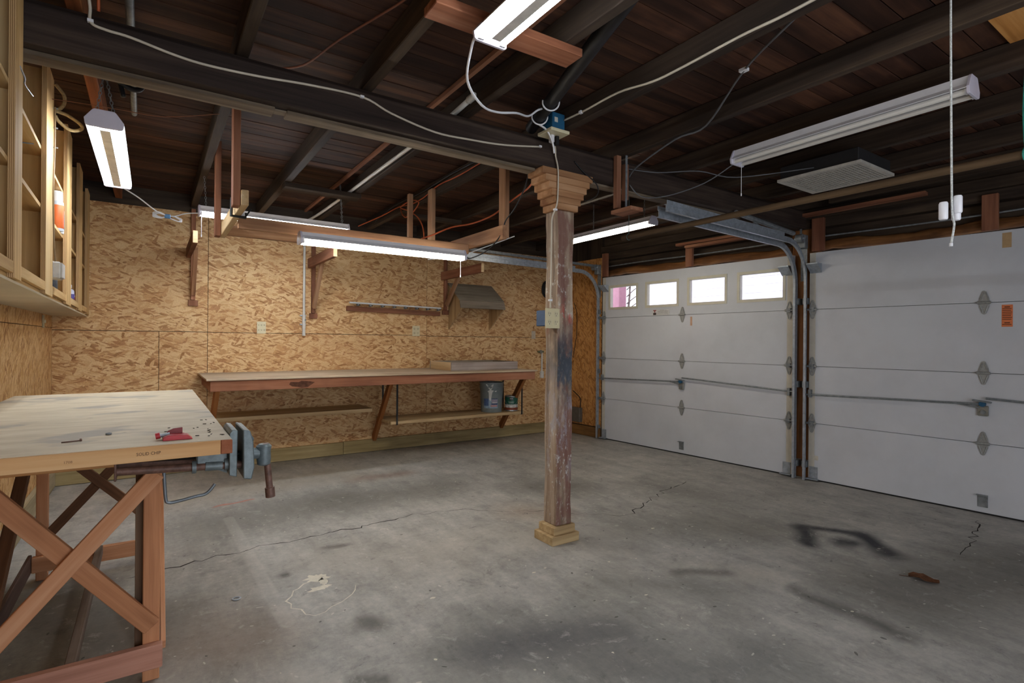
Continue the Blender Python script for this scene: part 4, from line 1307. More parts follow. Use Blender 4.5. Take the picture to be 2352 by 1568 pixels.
# paint can
pc = empty('paint_can', (3.835, 5.69, 0.445), 'small metal paint can with a green and brown label beside the bucket', 'paint can')
cx, cy, cr = 3.835, 5.69, 0.083
lathe('can', (cx, cy, 0.4455), [(cr - 0.002, 0.0), (cr + 0.001, 0.003), (cr + 0.001, 0.008), (cr, 0.010), (cr, 0.178), (cr + 0.0015, 0.182), (cr + 0.0015, 0.190), (cr - 0.006, 0.192), (cr - 0.010, 0.186), (cr - 0.02, 0.184)], plain('a3a9ac', 0.35, 0.8), pc, 32)
fcc = math.atan2(-cy, -cx)
g0 = on_cyl(cx, cy, cr + 0.0006, cr + 0.0006, 0.4455, 0.19, fcc)
g1 = on_cyl(cx, cy, cr + 0.0011, cr + 0.0011, 0.4455, 0.19, fcc)
g2 = on_cyl(cx, cy, cr + 0.0016, cr + 0.0016, 0.4455, 0.19, fcc)
lb = patch('label', -0.13, 0.13, 0.085, 0.176, g0, plain('1f5443', 0.45, 0, 0.4, 0.1, 10), pc, n=16)
patch('label_photo', -0.13, 0.13, 0.045, 0.085, g0, plain('c4c0bb', 0.5, 0, 0.4, 0.5, 30), lb, n=16)
patch('label_foot', -0.13, 0.13, 0.014, 0.045, g0, plain('7d3b24', 0.5, 0, 0.4, 0.3, 30), lb, n=16)
patch('label_badge', -0.026, 0.026, 0.138, 0.174, g1, plain('15181a', 0.4), lb, n=6)
WT = plain('e8e8e4', 0.5, 0, 0.3, 0.02)
lettering('lettering', 'BEHR', 0.016, lambda x, y: g2(x, 0.158 + y), WT, lb)
lettering('lettering', 'PORCH & PATIO', 0.0105, lambda x, y: g1(x, 0.117 + y), WT, lb)
lettering('lettering', 'FLOOR PAINT', 0.0105, lambda x, y: g1(x, 0.105 + y), WT, lb)
hp = [g2(cr * math.radians(a), 0.150 - 0.075 * math.cos(math.radians(a)) ** 1) for a in range(-88, 89, 11)]
cable('handle', [(p[0], p[1], p[2]) for p in hp], 0.0015, GALV, pc, 5, 2)

# ------------------------------------------------------------------ things on the back wall
def bracket(label, x, top, bottom, cleat_top):
    b_ = empty('shelf_bracket', (x + 0.04, YB, bottom), label, 'bracket', 'wooden wall brackets')
    box('cleat', x + 0.02, x + 0.06, YB - 0.04, YB - 0.0006, bottom, cleat_top, RED(2), b_, bv=0.003)
    box('arm', x - 0.02, x + 0.0195, 5.235, YB - 0.001, top - 0.105, top, RED(1), b_, bv=0.003)
    bar('strut', (x + 0.04, YB - 0.055, bottom + 0.06), (x + 0.04, YB - 0.40, top - 0.06), 0.038, 0.05, FIR(0), b_, 0.003)
    box('foot_block', x + 0.0, x + 0.085, YB - 0.03, YB - 0.0006, bottom - 0.06, bottom - 0.001, RED(2), b_, bv=0.003)
    box('arm_end', x - 0.018, x + 0.0175, 5.2335, 5.2349, top - 0.103, top - 0.002, PALE(0), b_)
    return b_
bracket('wooden wall bracket nearest the open cabinet, its end grain bright', 0.30, 2.245, 1.72, 2.63)
bracket('wooden wall bracket beside the vertical white conduit', 1.465, 2.24, 1.63, 2.44)
bracket('wooden wall bracket in front of the grey wooden hood', 3.12, 2.22, 1.73, 2.63)

hd = empty('wooden_hood', (3.55, 6.1, 1.48), 'grey three sided wooden hood mounted on the back wall', 'hood')
side = [(YB - 0.001, 2.07), (5.93, 1.835), (5.90, 1.74), (YB - 0.001, 1.485)]
for xa in (3.215, 3.835):
    prism('side_panel', side, xa, xa + 0.018, lambda p, q, a: (a, p, q), wood('8f7350', 'ab8f69', 'c0a680', 2), hd, bv=0.0015)
bar('top_panel', (3.20, 6.095, 1.965), (3.868, 6.095, 1.965), 0.40, 0.018, wood('6b6154', '857a6a', '978d7d', 0), hd, 0.002, up=(0, -0.585, 0.81))
bar('front_lip', (3.20, 5.915, 1.792), (3.868, 5.915, 1.792), 0.018, 0.095, GREYW(0), hd, 0.002, up=(0, 0.3, 0.95))

tl = empty('tool_rail', (2.5, YB, 1.7), 'narrow white tool rail with black pegs on a reddish wall cleat', 'tool rack')
bar('cleat', (1.88, YB - 0.020, 1.700), (3.08, YB - 0.020, 1.678), 0.037, 0.055, RED(0), tl, 0.003)
bar('rail', (1.90, YB - 0.058, 1.768), (3.08, YB - 0.058, 1.748), 0.020, 0.018, plain('d6d8dc', 0.4, 0.1), tl, 0.003)
for k in range(8):
    x = 2.0 + k * 0.148
    z = 1.750 - (x - 1.9) * 0.017
    prism('peg', [(YB - 0.040, z + 0.010), (YB - 0.085, z + 0.004), (YB - 0.085, z - 0.012), (YB - 0.040, z - 0.018)], x - 0.012, x + 0.012, lambda p, q, a: (a, p, q), GALVD, tl)
    rod('peg_tip', (x + 0.014, YB - 0.07, z - 0.006), (x + 0.014, YB - 0.09, z - 0.006), 0.007, BLACK, tl, 8)

def outlet(label, P, wdt, hgt, cols, rows, mat=IVORY):
    """P(a,n,z): a across the plate, n out of the wall"""
    o = empty('outlet_plate', P(0, 0, 0), label, 'outlet')
    bm = bmesh.new()
    badd(bm, -wdt / 2, wdt / 2, 0.0005, 0.008, -hgt / 2, hgt / 2, lambda a, n, z: P(a, n, z))
    bevel(bm, 0.002)
    link('plate', bm, mat, o)
    dk = plain('3a352c', 0.6)
    for i in range(cols):
        for j in range(rows):
            a = (i - (cols - 1) / 2) * wdt / (cols + 0.2)
            z = (j - (rows - 1) / 2) * hgt / (rows + 0.4)
            bm = bmesh.new()
            s = min(wdt / cols, hgt / rows) * 0.36
            vs_ = [bm.verts.new(P(a + s * 0.9 * math.cos(k * math.pi / 6), 0.0095, z + s * math.sin(k * math.pi / 6))) for k in range(12)]
            vb = [bm.verts.new(P(a + s * 0.9 * math.cos(k * math.pi / 6), 0.008, z + s * math.sin(k * math.pi / 6))) for k in range(12)]
            bm.faces.new(vs_)
            for k in range(12):
                bm.faces.new((vs_[k], vs_[(k + 1) % 12], vb[(k + 1) % 12], vb[k]))
            rc = link('receptacle', bm, plain('cfc4a2', 0.45), o)
            for da in (-0.35, 0.35):
                box('slot', a + da * s - 0.0012, a + da * s + 0.0012, 0.0095, 0.0100, z - s * 0.1, z + s * 0.5, dk, rc, fn=P)
            box('slot', a - 0.002, a + 0.002, 0.0095, 0.0100, z - s * 0.6, z - s * 0.3, dk, rc, fn=P)
    return o
outlet('ivory wall outlet plate left of the vertical white conduit', lambda a, n, z: (0.975 + a, YB - n, 1.457 + z), 0.088, 0.128, 3, 2)
outlet('ivory wall outlet plate below the white tool rail', lambda a, n, z: (2.76 + a, YB - n, 1.452 + z), 0.10, 0.13, 2, 2)
sw = empty('switch_plate', (4.6, YB, 1.43), 'pale switch plate on the back wall just left of the post', 'switch')
box('plate', 4.56, 4.63, YB - 0.007, YB - 0.0005, 1.37, 1.485, plain('c5b9a6', 0.5), sw, bv=0.002)
box('toggle', 4.59, 4.60, YB - 0.018, YB - 0.0072, 1.42, 1.445, plain('d5ccba', 0.5), sw)
sw = empty('wall_hook_plate', (XL, 5.76, 1.46), 'slim pale plate on the left wall under the cabinet end', 'plate')
box('plate', XL + 0.0005, XL + 0.012, 5.735, 5.785, 1.41, 1.515, plain('b9ad8e', 0.5), sw, bv=0.002)
box('tab', XL + 0.0122, XL + 0.022, 5.755, 5.765, 1.45, 1.475, IVORY, sw)
# hose tap and pipe half behind the post
tp = empty('wall_pipe', (4.68, YB, 0.7), 'white pipe with a small tap on the back wall beside the post', 'pipe')
rod('riser', (4.74, YB - 0.02, 0.86), (4.74, YB - 0.02, 1.20), 0.012, PVC, tp, 10)
box('end_fitting', 4.715, 4.765, YB - 0.04, YB - 0.001, 0.80, 0.90, PVC, tp, bv=0.004)
rod('tap_body', (4.66, YB - 0.03, 1.185), (4.76, YB - 0.03, 1.185), 0.013, plain('7f8a6a', 0.5, 0.4), tp, 10)
rod('tap_wheel', (4.70, YB - 0.055, 1.185), (4.70, YB - 0.045, 1.185), 0.025, plain('8b8f86', 0.5, 0.4), tp, 12)
# reel hanging near the bend of the far track
hr = empty('cable_reel', (4.83, YB, 2.1), 'black cable coil on the back wall half hidden by the post', 'cable')
bm = bmesh.new()
for k in range(3):
    tube_bm(bm, [Vector((4.82 + (0.085 - 0.015 * k) * math.cos(a * math.pi / 9), YB - 0.02 - 0.012 * k, 2.10 + (0.12 - 0.015 * k) * math.sin(a * math.pi / 9))) for a in range(19)], 0.009, 6, cap=False)
link('coil', bm, BLACK, hr, smooth=True)

# white conduit: down the wall and along the joist
cd = empty('pvc_conduit', (1.406, YB - 0.02, 1.38), 'white plastic conduit running down the back wall from the ceiling', 'conduit')
rod('drop_pipe', (1.406, YB - 0.018, 1.58), (1.406, YB - 0.018, 2.60), 0.0135, PVC, cd, 12)
rod('valve_sleeve', (1.406, YB - 0.020, 1.46), (1.406, YB - 0.020, 1.60), 0.019, PVC, cd, 12)
rod('end_pipe', (1.406, YB - 0.020, 1.40), (1.406, YB - 0.020, 1.46), 0.0165, PVC, cd, 12)
rod('end_cap', (1.406, YB - 0.020, 1.375), (1.406, YB - 0.020, 1.40), 0.018, PVC, cd, 12)
for z in (1.50, 1.60):
    box('pipe_clip', 1.365, 1.430, YB - 0.024, YB - 0.0006, z - 0.007, z + 0.007, GALV, cd, bv=0.002)
rod('clip_knob', (1.418, YB - 0.045, 1.55), (1.418, YB - 0.03, 1.55), 0.009, GALVD, cd, 8)
cable('ceiling_run', [(1.406, YB - 0.018, 2.60), (1.42, YB - 0.03, 2.65), (1.46, YB - 0.10, 2.675), (1.475, 5.6, 2.672), (1.478, 4.0, 2.672), (1.48, 2.93, 2.672)], 0.0135, PVC, cd, 10, 4)
cable('end_run', [(1.48, 2.93, 2.673), (1.485, 2.62, 2.70)], 0.0155, PVC, cd, 10, 1)
rod('tape_end', (1.485, 2.66, 2.697), (1.487, 2.60, 2.703), 0.021, PVC, cd, 9)

# ------------------------------------------------------------------ open plywood cabinet on the left wall
cb = empty('wall_cabinet', (-0.6, 4.5, 1.54), 'tall open plywood cabinet fixed along the left wall', 'cabinet')
def FX(y):
    """front line of the cabinet, which is a little deeper at its near end"""
    return -0.40 - (y - 2.52) * 0.0215
def slab(name, y0, y1, z0, z1, mat, inset=0.02, x0=XL + 0.0075):
    bm = bmesh.new()
    badd(bm, 0, 1, y0, y1, z0, z1, lambda x, y, z: (x0 if x == 0 else FX(y) - inset, y, z))
    return link(name, bm, mat, cb)
YN = 1.0
slab('bottom', YN, YB - 0.002, 1.536, 1.554, PLY(1), 0.0195, XL + 0.001)
slab('underside', YN, YB - 0.002, 1.526, 1.5355, plain('cfc3ab', 0.7, 0, 0.2, 0.06, 3), 0.012, XL + 0.001)
box('back_panel', XL + 0.0008, XL + 0.007, YN, YB - 0.003, 1.555, 2.44, PLY(2), cb)
def ply_edge_mat():
    m, nt, b_ = base('plywood_edge')
    v, rnd = coords(nt)
    wv = N(nt, 'ShaderNodeTexWave', wave_type='BANDS', bands_direction='X')
    wv.inputs['Scale'].default_value = 62.0
    wv.inputs['Distortion'].default_value = 0.6
    nt.links.new(v, wv.inputs['Vector'])
    c = ramp(nt, wv.outputs['Fac'], [(0.3, '8a6238'), (0.6, 'd0ab78')])
    nt.links.new(c, b_.inputs['Base Color'])
    b_.inputs['Roughness'].default_value = 0.7
    return m
PE = ply_edge_mat()
STILES = [(1.75, 1.89), (2.52, 2.665), (3.32, 3.585), (4.266, 4.558), (5.157, 5.437), (5.99, YB - 0.004)]
for y0, y1 in STILES:
    bm = bmesh.new()
    badd(bm, 0, 1, y0, y1, 1.539, 2.645, lambda x, y, z: (FX(y) - 0.019 * (1 - x), y, z))
    for f in bm.faces:
        c = f.calc_center_median()
        if abs(c.y - y0) < 1e-4 or abs(c.y - y1) < 1e-4:
            f.material_index = 1
    link('face_stile', bm, [PLY(2), PE], cb)
    ym = (y0 + y1) / 2
    slab('divider', ym - 0.009, ym + 0.009, 1.555, 2.64, PLY(2))
DIV = [(a + b_) / 2 for a, b_ in STILES]
for z in (1.94, 2.212):
    for a, b_ in zip(DIV, DIV[1:]):
        slab('shelf', a + 0.010, b_ - 0.010, z, z + 0.018, PLY(1), 0.0195)
for (a0, a1), (b0, b1) in zip(STILES, STILES[1:]):
    bm = bmesh.new()
    badd(bm, 0, 1, a1 + 0.001, b0 - 0.001, 1.555, 1.595, lambda x, y, z: (FX(y) - 0.001 - 0.018 * (1 - x), y, z))
    link('face_rail', bm, PLY(1), cb)

def bottle(label, y, x, z, r, h, body, cap, lab=None, neck=True):
    b_ = empty('bottle', (x, y, z), label, 'bottle')
    prof = [(r * 0.96, 0), (r, 0.004), (r, h * 0.68), (r * 0.85, h * 0.76), (r * 0.42, h * 0.82), (r * 0.40, h * 0.86)]
    lathe('body', (x, y, z + 0.0005), prof, body, b_, 20)
    lathe('cap', (x, y, z + h * 0.86), [(r * 0.5, 0), (r * 0.52, 0.003), (r * 0.5, h * 0.13), (r * 0.42, h * 0.14)], cap, b_, 16)
    if lab:
        lathe('label', (x, y, z + h * 0.12), [(r + 0.0004, 0), (r + 0.001, 0.001), (r + 0.001, h * 0.45), (r + 0.0004, h * 0.45 + 0.001)], lab, b_, 20)
    return b_
WP = plain('e4e4e6', 0.4, 0, 0.4, 0.03)
OLAB = plain('c8632f', 0.5, 0, 0.4, 0.08)
bj = empty('spray_can', (-0.467, 4.12, 1.958), 'tall white topped can with an orange label on the middle cabinet shelf', 'can')
bx_, by_ = -0.467, 4.12
lathe('body', (bx_, by_, 1.9585), [(0.029, 0), (0.030, 0.004), (0.030, 0.165), (0.026, 0.175)], plain('b9c2cc', 0.4, 0.2), bj, 22)
lathe('label', (bx_, by_, 1.975), [(0.0304, 0), (0.031, 0.001), (0.031, 0.135), (0.0304, 0.136)], OLAB, bj, 22)
lathe('cap', (bx_, by_, 2.134), [(0.025, 0), (0.026, 0.004), (0.025, 0.055), (0.020, 0.060)], WP, bj, 20)
bottle('white jug with a blue label beside the orange labelled can', 4.20, -0.480, 1.958, 0.036, 0.20, WP, WP, plain('5a6f93', 0.5))
bottle('white bottle with a dark label on the bottom cabinet shelf by the grey box', 3.96, -0.480, 1.554, 0.034, 0.21, WP, WP, plain('33343a', 0.5, 0, 0.4, 0.4, 60))
bottle('plain white bottle at the back of the bottom cabinet shelf', 4.15, -0.560, 1.554, 0.04, 0.235, WP, plain('bfc2c6', 0.4), None)
bottle('slim white bottle with a grey label on the bottom cabinet shelf', 4.05, -0.484, 1.554, 0.028, 0.20, WP, WP, plain('8b9098', 0.5, 0, 0.4, 0.4, 60))
bottle('pale bottle with a purple label past the third cabinet stile', 4.99, -0.497, 1.554, 0.030, 0.16, plain('c9cbe0', 0.4), WP, plain('4a3f8a', 0.5))
bottle('white bottle with a red label past the third cabinet stile', 5.06, -0.500, 1.554, 0.030, 0.13, WP, WP, plain('a33a3a', 0.5))
fn_ = empty('funnel', (-0.52, 4.84, 1.554), 'pale plastic funnel standing upside down past the third cabinet stile', 'funnel')
lathe('cone', (-0.525, 4.88, 1.5545), [(0.050, 0), (0.051, 0.006), (0.016, 0.13), (0.010, 0.135), (0.008, 0.21)], plain('d0d2dd', 0.4), fn_, 22)
gb = empty('timer_box', (-0.41, 3.64, 1.68), 'grey plastic socket box fixed beside the second cabinet stile', 'outlet box')
box('housing', -0.442, -0.392, 3.587, 3.70, 1.635, 1.722, plain('b4b1ab', 0.5), gb, bv=0.006)
box('lid', -0.3918, -0.385, 3.592, 3.695, 1.64, 1.717, plain('c0bdb8', 0.5), gb, bv=0.003)
cable('lead', [(-0.414, 3.60, 1.722), (-0.416, 3.57, 1.80), (-0.416, 3.54, 1.95), (-0.416, 3.53, 2.1), (-0.416, 3.56, 2.3), (-0.414, 3.55, 2.50)], 0.004, plain('8a7355', 0.6), gb)

rp = empty('rope_coil', (-0.40, 3.6, 2.42), 'looped tan rope hanging from the second cabinet stile', 'rope')
cable('loop', [(-0.418, 3.59, 2.63), (-0.385, 3.60, 2.585), (-0.385, 3.60, 2.54), (-0.405, 3.595, 2.505), (-0.418, 3.59, 2.495), (-0.37, 3.61, 2.488), (-0.318, 3.62, 2.455), (-0.318, 3.62, 2.43), (-0.36, 3.61, 2.415), (-0.405, 3.595, 2.445), (-0.418, 3.59, 2.47)], 0.0085, plain('9c8661', 0.9, 0, 0.2, 0.3, 90), rp, 7)
for z in (2.50, 2.40, 2.30):
    rod('nail', (-0.425, 3.57, z), (-0.405, 3.57, z), 0.004, GALV, rp, 6)
hk2 = empty('wire_hook', (-0.42, 2.75, 2.3), 'thin steel hook sticking out between the first two cabinet stiles', 'hook')
cable('wire', [(-0.402, 2.60, 2.31), (-0.40, 2.68, 2.30), (-0.41, 2.75, 2.30), (-0.415, 2.95, 2.33)], 0.003, GALV, hk2)
rod('nail', (-0.43, 2.80, 2.09), (-0.395, 2.83, 2.10), 0.0025, GALVD, hk2, 6)

# ------------------------------------------------------------------ ceiling fan / heater box
vn = empty('vent_unit', (4.14, 1.93, 2.54), 'square grey ceiling vent box with a white grille under the right joists', 'vent')
box('housing', 3.895, 4.385, 1.665, 2.20, 2.556, ZJ - 0.001, plain('2a292b', 0.7, 0.2), vn, bv=0.004)
bm = bmesh.new()
for q in ((3.88, 4.40, 1.645, 1.675), (3.88, 4.40, 2.185, 2.215), (3.88, 3.91, 1.676, 2.184), (4.37, 4.40, 1.676, 2.184)):
    badd(bm, *q, 2.536, 2.5555)
link('grille_frame', bm, plain('bdb8af', 0.5), vn)
bm = bmesh.new()
for k in range(21):
    yy = 1.686 + k * 0.0243
    badd(bm, 3.911, 4.369, yy, yy + 0.010, 2.538, 2.552)
for k in range(14):
    xx = 3.935 + k * 0.0325
    badd(bm, xx, xx + 0.005, 1.676, 2.184, 2.540, 2.554)
o = link('grille', bm, plain('b5b0a7', 0.5), vn)
o['kind'] = 'stuff'

# ------------------------------------------------------------------ hanging pole, strings, pull cord
pl = empty('hanging_pole', (3.64, 2.0, 2.28), 'long brown round pole slung on green strings under the joists', 'pole')
rod('pole', (3.292, 0.25, 2.200), (3.257, 3.19, 2.200), 0.021, wood('3c2d24', '54422f', '6b563f', 1), pl, 14)
rod('tape', (3.2875, 0.64, 2.200), (3.2868, 0.72, 2.200), 0.0217, plain('c2c0bb', 0.5, 0.2), pl, 14)
TEAL = plain('2f8f80', 0.6, 0, 0.3, 0.1)
for yy, xx in ((0.715, 3.287), (3.12, 3.258)):
    m_ = TEAL if yy < 1 else plain('4c5f5c', 0.6)
    for d in (-0.006, 0.008):
        cable('string', [(xx + d, yy, 2.66), (xx + d, yy + d, 2.40), (xx + d * 0.5, yy, 2.222)], 0.0028, m_, pl, 5)
    ring = [(xx + 0.025 * math.cos(a * math.pi / 6), yy, 2.20 + 0.025 * math.sin(a * math.pi / 6)) for a in range(13)]
    bm = bmesh.new()
    tube_bm(bm, [Vector(p) for p in ring], 0.0035, 5, cap=False)
    link('loop', bm, m_, pl)
    cable('knot', [(xx - 0.02, yy, 2.41), (xx, yy, 2.42), (xx - 0.012, yy, 2.405), (xx + 0.004, yy, 2.40)], 0.003, m_, pl, 5)
pcord = empty('attic_pull_cord', (2.5, 0.75, 1.7), 'white twisted pull cord with three plastic handles hanging at the right', 'pull cord')
cable('cord', [(2.5, 0.755, ZC - 0.001), (2.5, 0.752, 2.4), (2.5, 0.746, 1.89), (2.5, 0.742, 1.81), (2.5, 0.738, 1.78), (2.5, 0.747, 1.71)], 0.0038, plain('cfd2d0', 0.5, 0, 0.3, 0.3, 160), pcord, 6)
for dx, dy, dz in ((-0.024, 0.020, -0.012), (0.014, -0.012, 0.012), (0.026, -0.004, -0.012)):
    lathe('handle', (2.5 + dx, 0.744 + dy, 1.815 + dz), [(0.012, 0), (0.0145, 0.004), (0.0145, 0.060), (0.012, 0.066)], plain('ececf2', 0.35, 0, 0.5, 0.02), pcord, 14)
rod('tip', (2.5, 0.747, 1.703), (2.5, 0.747, 1.715), 0.006, CABLEW2, pcord, 8)

# ------------------------------------------------------------------ electrical boxes
eb = empty('ceiling_outlet', (2.10, 2.62, 2.6), 'blue junction box with a downward ivory outlet plate beside the beam', 'outlet box')
box('box', 2.015, 2.112, 2.565, 2.665, 2.632, 2.735, BLUEP, eb, bv=0.004)
box('cover_plate', 1.99, 2.135, 2.545, 2.685, 2.612, 2.6315, IVORY, eb, bv=0.003)
box('sticker', 2.03, 2.055, 2.564, 2.5648, 2.675, 2.705, plain('cfcac0', 0.5), eb)
box('plug', 2.035, 2.06, 2.60, 2.63, 2.565, 2.6115, WHITE, eb, bv=0.003)
box('plug', 2.075, 2.098, 2.60, 2.63, 2.555, 2.6115, BLACK, eb, bv=0.003)
pe = outlet('square ivory four socket outlet on the post', lambda a, n, z: (2.165 + a, 2.745 - n, 1.483 + z), 0.118, 0.130, 2, 2, plain('cfc39f', 0.45, 0, 0.4, 0.03))
box('box', 2.110, 2.211, 2.7455, 2.845, 1.433, 1.535, plain('33557f', 0.5), pe, bv=0.004)
cable('post_cable', [(2.142, 2.735, 1.55), (2.145, 2.738, 1.62), (2.148, 2.738, 1.80), (2.15, 2.738, 2.05), (2.155, 2.738, 2.14), (2.175, 2.728, 2.20), (2.185, 2.722, 2.26), (2.187, 2.72, 2.40), (2.182, 2.72, 2.47), (2.165, 2.72, 2.53), (2.145, 2.70, 2.57), (2.12, 2.68, 2.60)], 0.0055, CABLEW, pe, 7)
for z, x, y in ((1.60, 2.144, 2.738), (2.19, 2.172, 2.729)):
    box('cable_clip', x - 0.011, x + 0.011, y - 0.009, y + 0.009, z - 0.006, z + 0.006, CABLEW2, pe)

# ------------------------------------------------------------------ cables along the ceiling
yb = 2.738
c_ = cable('beam_cable', [(-0.225, 2.60, ZC - 0.03), (-0.222, 2.70, 2.72), (-0.215, yb, 2.66), (-0.212, yb, 2.60), (-0.16, yb, 2.586), (-0.081, yb, 2.582), (0.072, yb, 2.557), (0.203, yb, 2.549), (0.416, yb, 2.560), (0.651, yb, 2.583), (0.901, yb, 2.591), (1.055, yb, 2.545), (1.311, yb, 2.503), (1.535, yb, 2.510), (1.778, yb, 2.53), (2.06, yb, 2.578)], 0.0062, CABLEW)
tag(c_, 'off white cable stapled along the face of the main beam', 'cable')
for x, z in ((-0.213, 2.605), (0.895, 2.591), (2.05, 2.577)):
    tag(box('cable_clip', x - 0.010, x + 0.010, yb - 0.009, yb + 0.006, z - 0.006, z + 0.006, CABLEW2, c_), None)
c_ = cable('joist_cable', [(2.105, 2.575, 2.70), (2.108, 2.39, 2.695), (2.108, 2.108, 2.697), (2.108, 1.862, 2.66), (2.108, 1.673, 2.656), (2.108, 1.376, 2.662), (2.108, 1.183, 2.656), (2.108, 0.968, 2.66), (2.108, 0.5, 2.67)], 0.0062, CABLEW)
tag(c_, 'tan cable stapled along the joist right of the overhead light', 'cable')
box('cable_clip', 2.096, 2.114, 2.40, 2.42, 2.687, 2.703, CABLEW2, c_)
c_ = cable('white_flex', [(1.07, 1.862, 2.56), (1.07, 1.90, 2.52), (1.12, 2.02, 2.45), (1.27, 2.15, 2.43), (1.42, 2.25, 2.47), (1.58, 2.32, 2.53), (1.75, 2.45, 2.60), (1.83, 2.47, 2.66), (1.90, 2.50, 2.70)], [0.006] * 41, CABLEW2)
tag(c_, 'flat white cord drooping from the overhead light to the black pipe', 'cable')
c_ = empty('cord_wrap', (1.9, 2.5, 2.65), 'white cord wrapped around the black ceiling pipe above the blue box', 'cable')
for t in (0.25, 0.10):
    px, py, pz = 2.01 + (1.565 - 2.01) * t, 2.78 + (1.48 - 2.78) * t, 2.70
    d = Vector((1.565 - 2.01, 1.48 - 2.78, 0)).normalized()
    s = Vector((-d.y, d.x, 0))
    cable('turn', [Vector((px, py, pz)) + s * 0.046 * math.cos(a) + Vector((0, 0, 0.046 * math.sin(a))) + d * 0.008 * a for a in [math.pi * (0.9 + k * 0.15) for k in range(9)]], 0.005, CABLEW2, c_)
cable('tail', [(1.955, 2.62, 2.655), (1.99, 2.60, 2.63), (2.02, 2.59, 2.585), (2.05, 2.60, 2.54), (2.065, 2.61, 2.50)], 0.006, CABLEW2, c_)

c_ = cable('extension_cord', [(1.90, 5.9, 2.60), (2.06, 5.6, 2.68), (2.095, 5.2, 2.70), (2.10, 4.9, 2.665), (2.10, 4.6, 2.67), (2.10, 4.3, 2.71), (2.10, 3.9, 2.70), (2.10, 3.3, 2.72)], 0.006, ORANGE)
tag(c_, 'orange extension cord running along the joist behind the beam', 'cord')
c_ = cable('extension_cord', [(2.09, 5.15, 2.67), (2.05, 5.0, 2.58), (2.03, 4.85, 2.52), (2.06, 4.75, 2.56), (2.09, 4.7, 2.64), (2.085, 4.85, 2.69), (2.05, 5.05, 2.66), (2.06, 4.9, 2.60), (2.08, 4.7, 2.50), (2.07, 4.55, 2.36), (2.06, 4.50, 2.18)], 0.006, ORANGE)
tag(c_, 'orange cord loop dangling onto the rear board of the lumber rack', 'cord')
c_ = cable('extension_cord', [(1.74, 3.86, 2.125), (1.80, 3.80, 2.15), (1.92, 3.70, 2.21), (2.05, 3.60, 2.24), (2.19, 3.52, 2.31), (2.24, 3.35, 2.39), (2.22, 3.12, 2.42), (2.16, 2.95, 2.43)], 0.0065, ORANGE)
tag(c_, 'orange extension cord sagging from the rack to the stepped post top', 'cord')
c_ = cable('power_cord', [(2.10, 2.93, 2.47), (2.12, 3.0, 2.39), (2.14, 3.15, 2.28), (2.16, 3.30, 2.22), (2.14, 3.33, 2.12), (2.10, 3.45, 2.02), (2.04, 3.60, 1.97), (2.03, 3.66, 1.99)], 0.005, BLACK)
tag(c_, 'black power cord dropping from the beam to the warm light under the rack', 'cord')
c_ = cable('power_cord', [(2.10, 5.9, 2.68), (2.085, 5.3, 2.73), (2.09, 4.6, 2.72), (2.09, 4.0, 2.74), (2.09, 3.2, 2.72)], 0.009, BLACK)
tag(c_, 'black cord bundle lying along the joist beside the orange extension cord', 'cord')
c_ = cable('power_cord', [(2.05, 4.4, 2.06), (2.3, 4.3, 2.10), (2.55, 4.25, 2.20), (2.85, 4.2, 2.33)], 0.0055, CABLEW2)
tag(c_, 'white cord rising from the lumber rack toward the post', 'cord')
c_ = cable('ceiling_wire', [(0.372, 3.2, 2.70), (0.50, 3.05, 2.745), (0.648, 2.93, 2.765), (0.727, 2.60, 2.762), (0.803, 2.35, 2.762), (0.872, 2.119, 2.762), (0.905, 1.9, 2.76)], 0.0055, BROWNC)
tag(c_, 'brown wire curving over the ceiling boards left of the overhead light', 'wire')
c_ = cable('copper_wire', [(-0.425, 3.50, 2.52), (-0.35, 3.54, 2.54), (-0.15, 3.60, 2.57), (0.05, 3.60, 2.58), (0.32, 3.55, 2.645)], 0.0022, plain('8a5a40', 0.5, 0.4))
tag(c_, 'thin copper wire strung from the cabinet past the chained light', 'wire')
c_ = empty('light_lead', (0.1, 4.7, 2.3), 'white lead with a tied bundle between the two left lights', 'cord')
cable('lead', [(-0.17, 4.45, 2.345), (-0.08, 4.6, 2.32), (0.01, 4.8, 2.29), (0.06, 4.9, 2.285), (0.13, 4.95, 2.285), (0.22, 5.0, 2.33), (0.304, 5.0, 2.345)], 0.0045, CABLEW2, c_)
bm = bmesh.new()
for k in range(3):
    tube_bm(bm, smooth_pts([(0.09, 4.93, 2.28), (0.04, 4.91, 2.30 - 0.006 * k), (0.0, 4.90, 2.285 - 0.012 * k), (0.05, 4.91, 2.262 - 0.004 * k), (0.09, 4.93, 2.275), (0.14, 4.95, 2.285), (0.19, 4.96, 2.27 - 0.008 * k), (0.16, 4.95, 2.252), (0.09, 4.93, 2.272)]), 0.0042, 6)
link('bundle', bm, CABLEW2, c_, smooth=True)
box('tie', 0.075, 0.115, 4.915, 4.945, 2.262, 2.292, plain('4f84b8', 0.5), c_, bv=0.004)
c_ = cable('orange_lead', [(-0.185, 2.55, ZC - 0.01), (-0.187, 2.70, 2.72), (-0.188, 2.742, 2.655)], 0.006, ORANGE)
tag(c_, 'orange lead coming over the top of the beam at the left', 'cord')
c_ = cable('slung_cable', [(2.118, 0.9, 2.74), (2.30, 1.25, 2.735), (2.52, 1.62, 2.735), (2.76, 2.02, 2.64), (2.765, 2.25, 2.63), (2.80, 2.6, 2.56), (2.85, 2.735, 2.52)], 0.006, GREYC)
tag(c_, 'dark grey cable slung across the joists toward the beam right of the post', 'cable')
box('cable_clip', 2.505, 2.535, 1.60, 1.64, 2.73, 2.745, CABLEW2, c_)
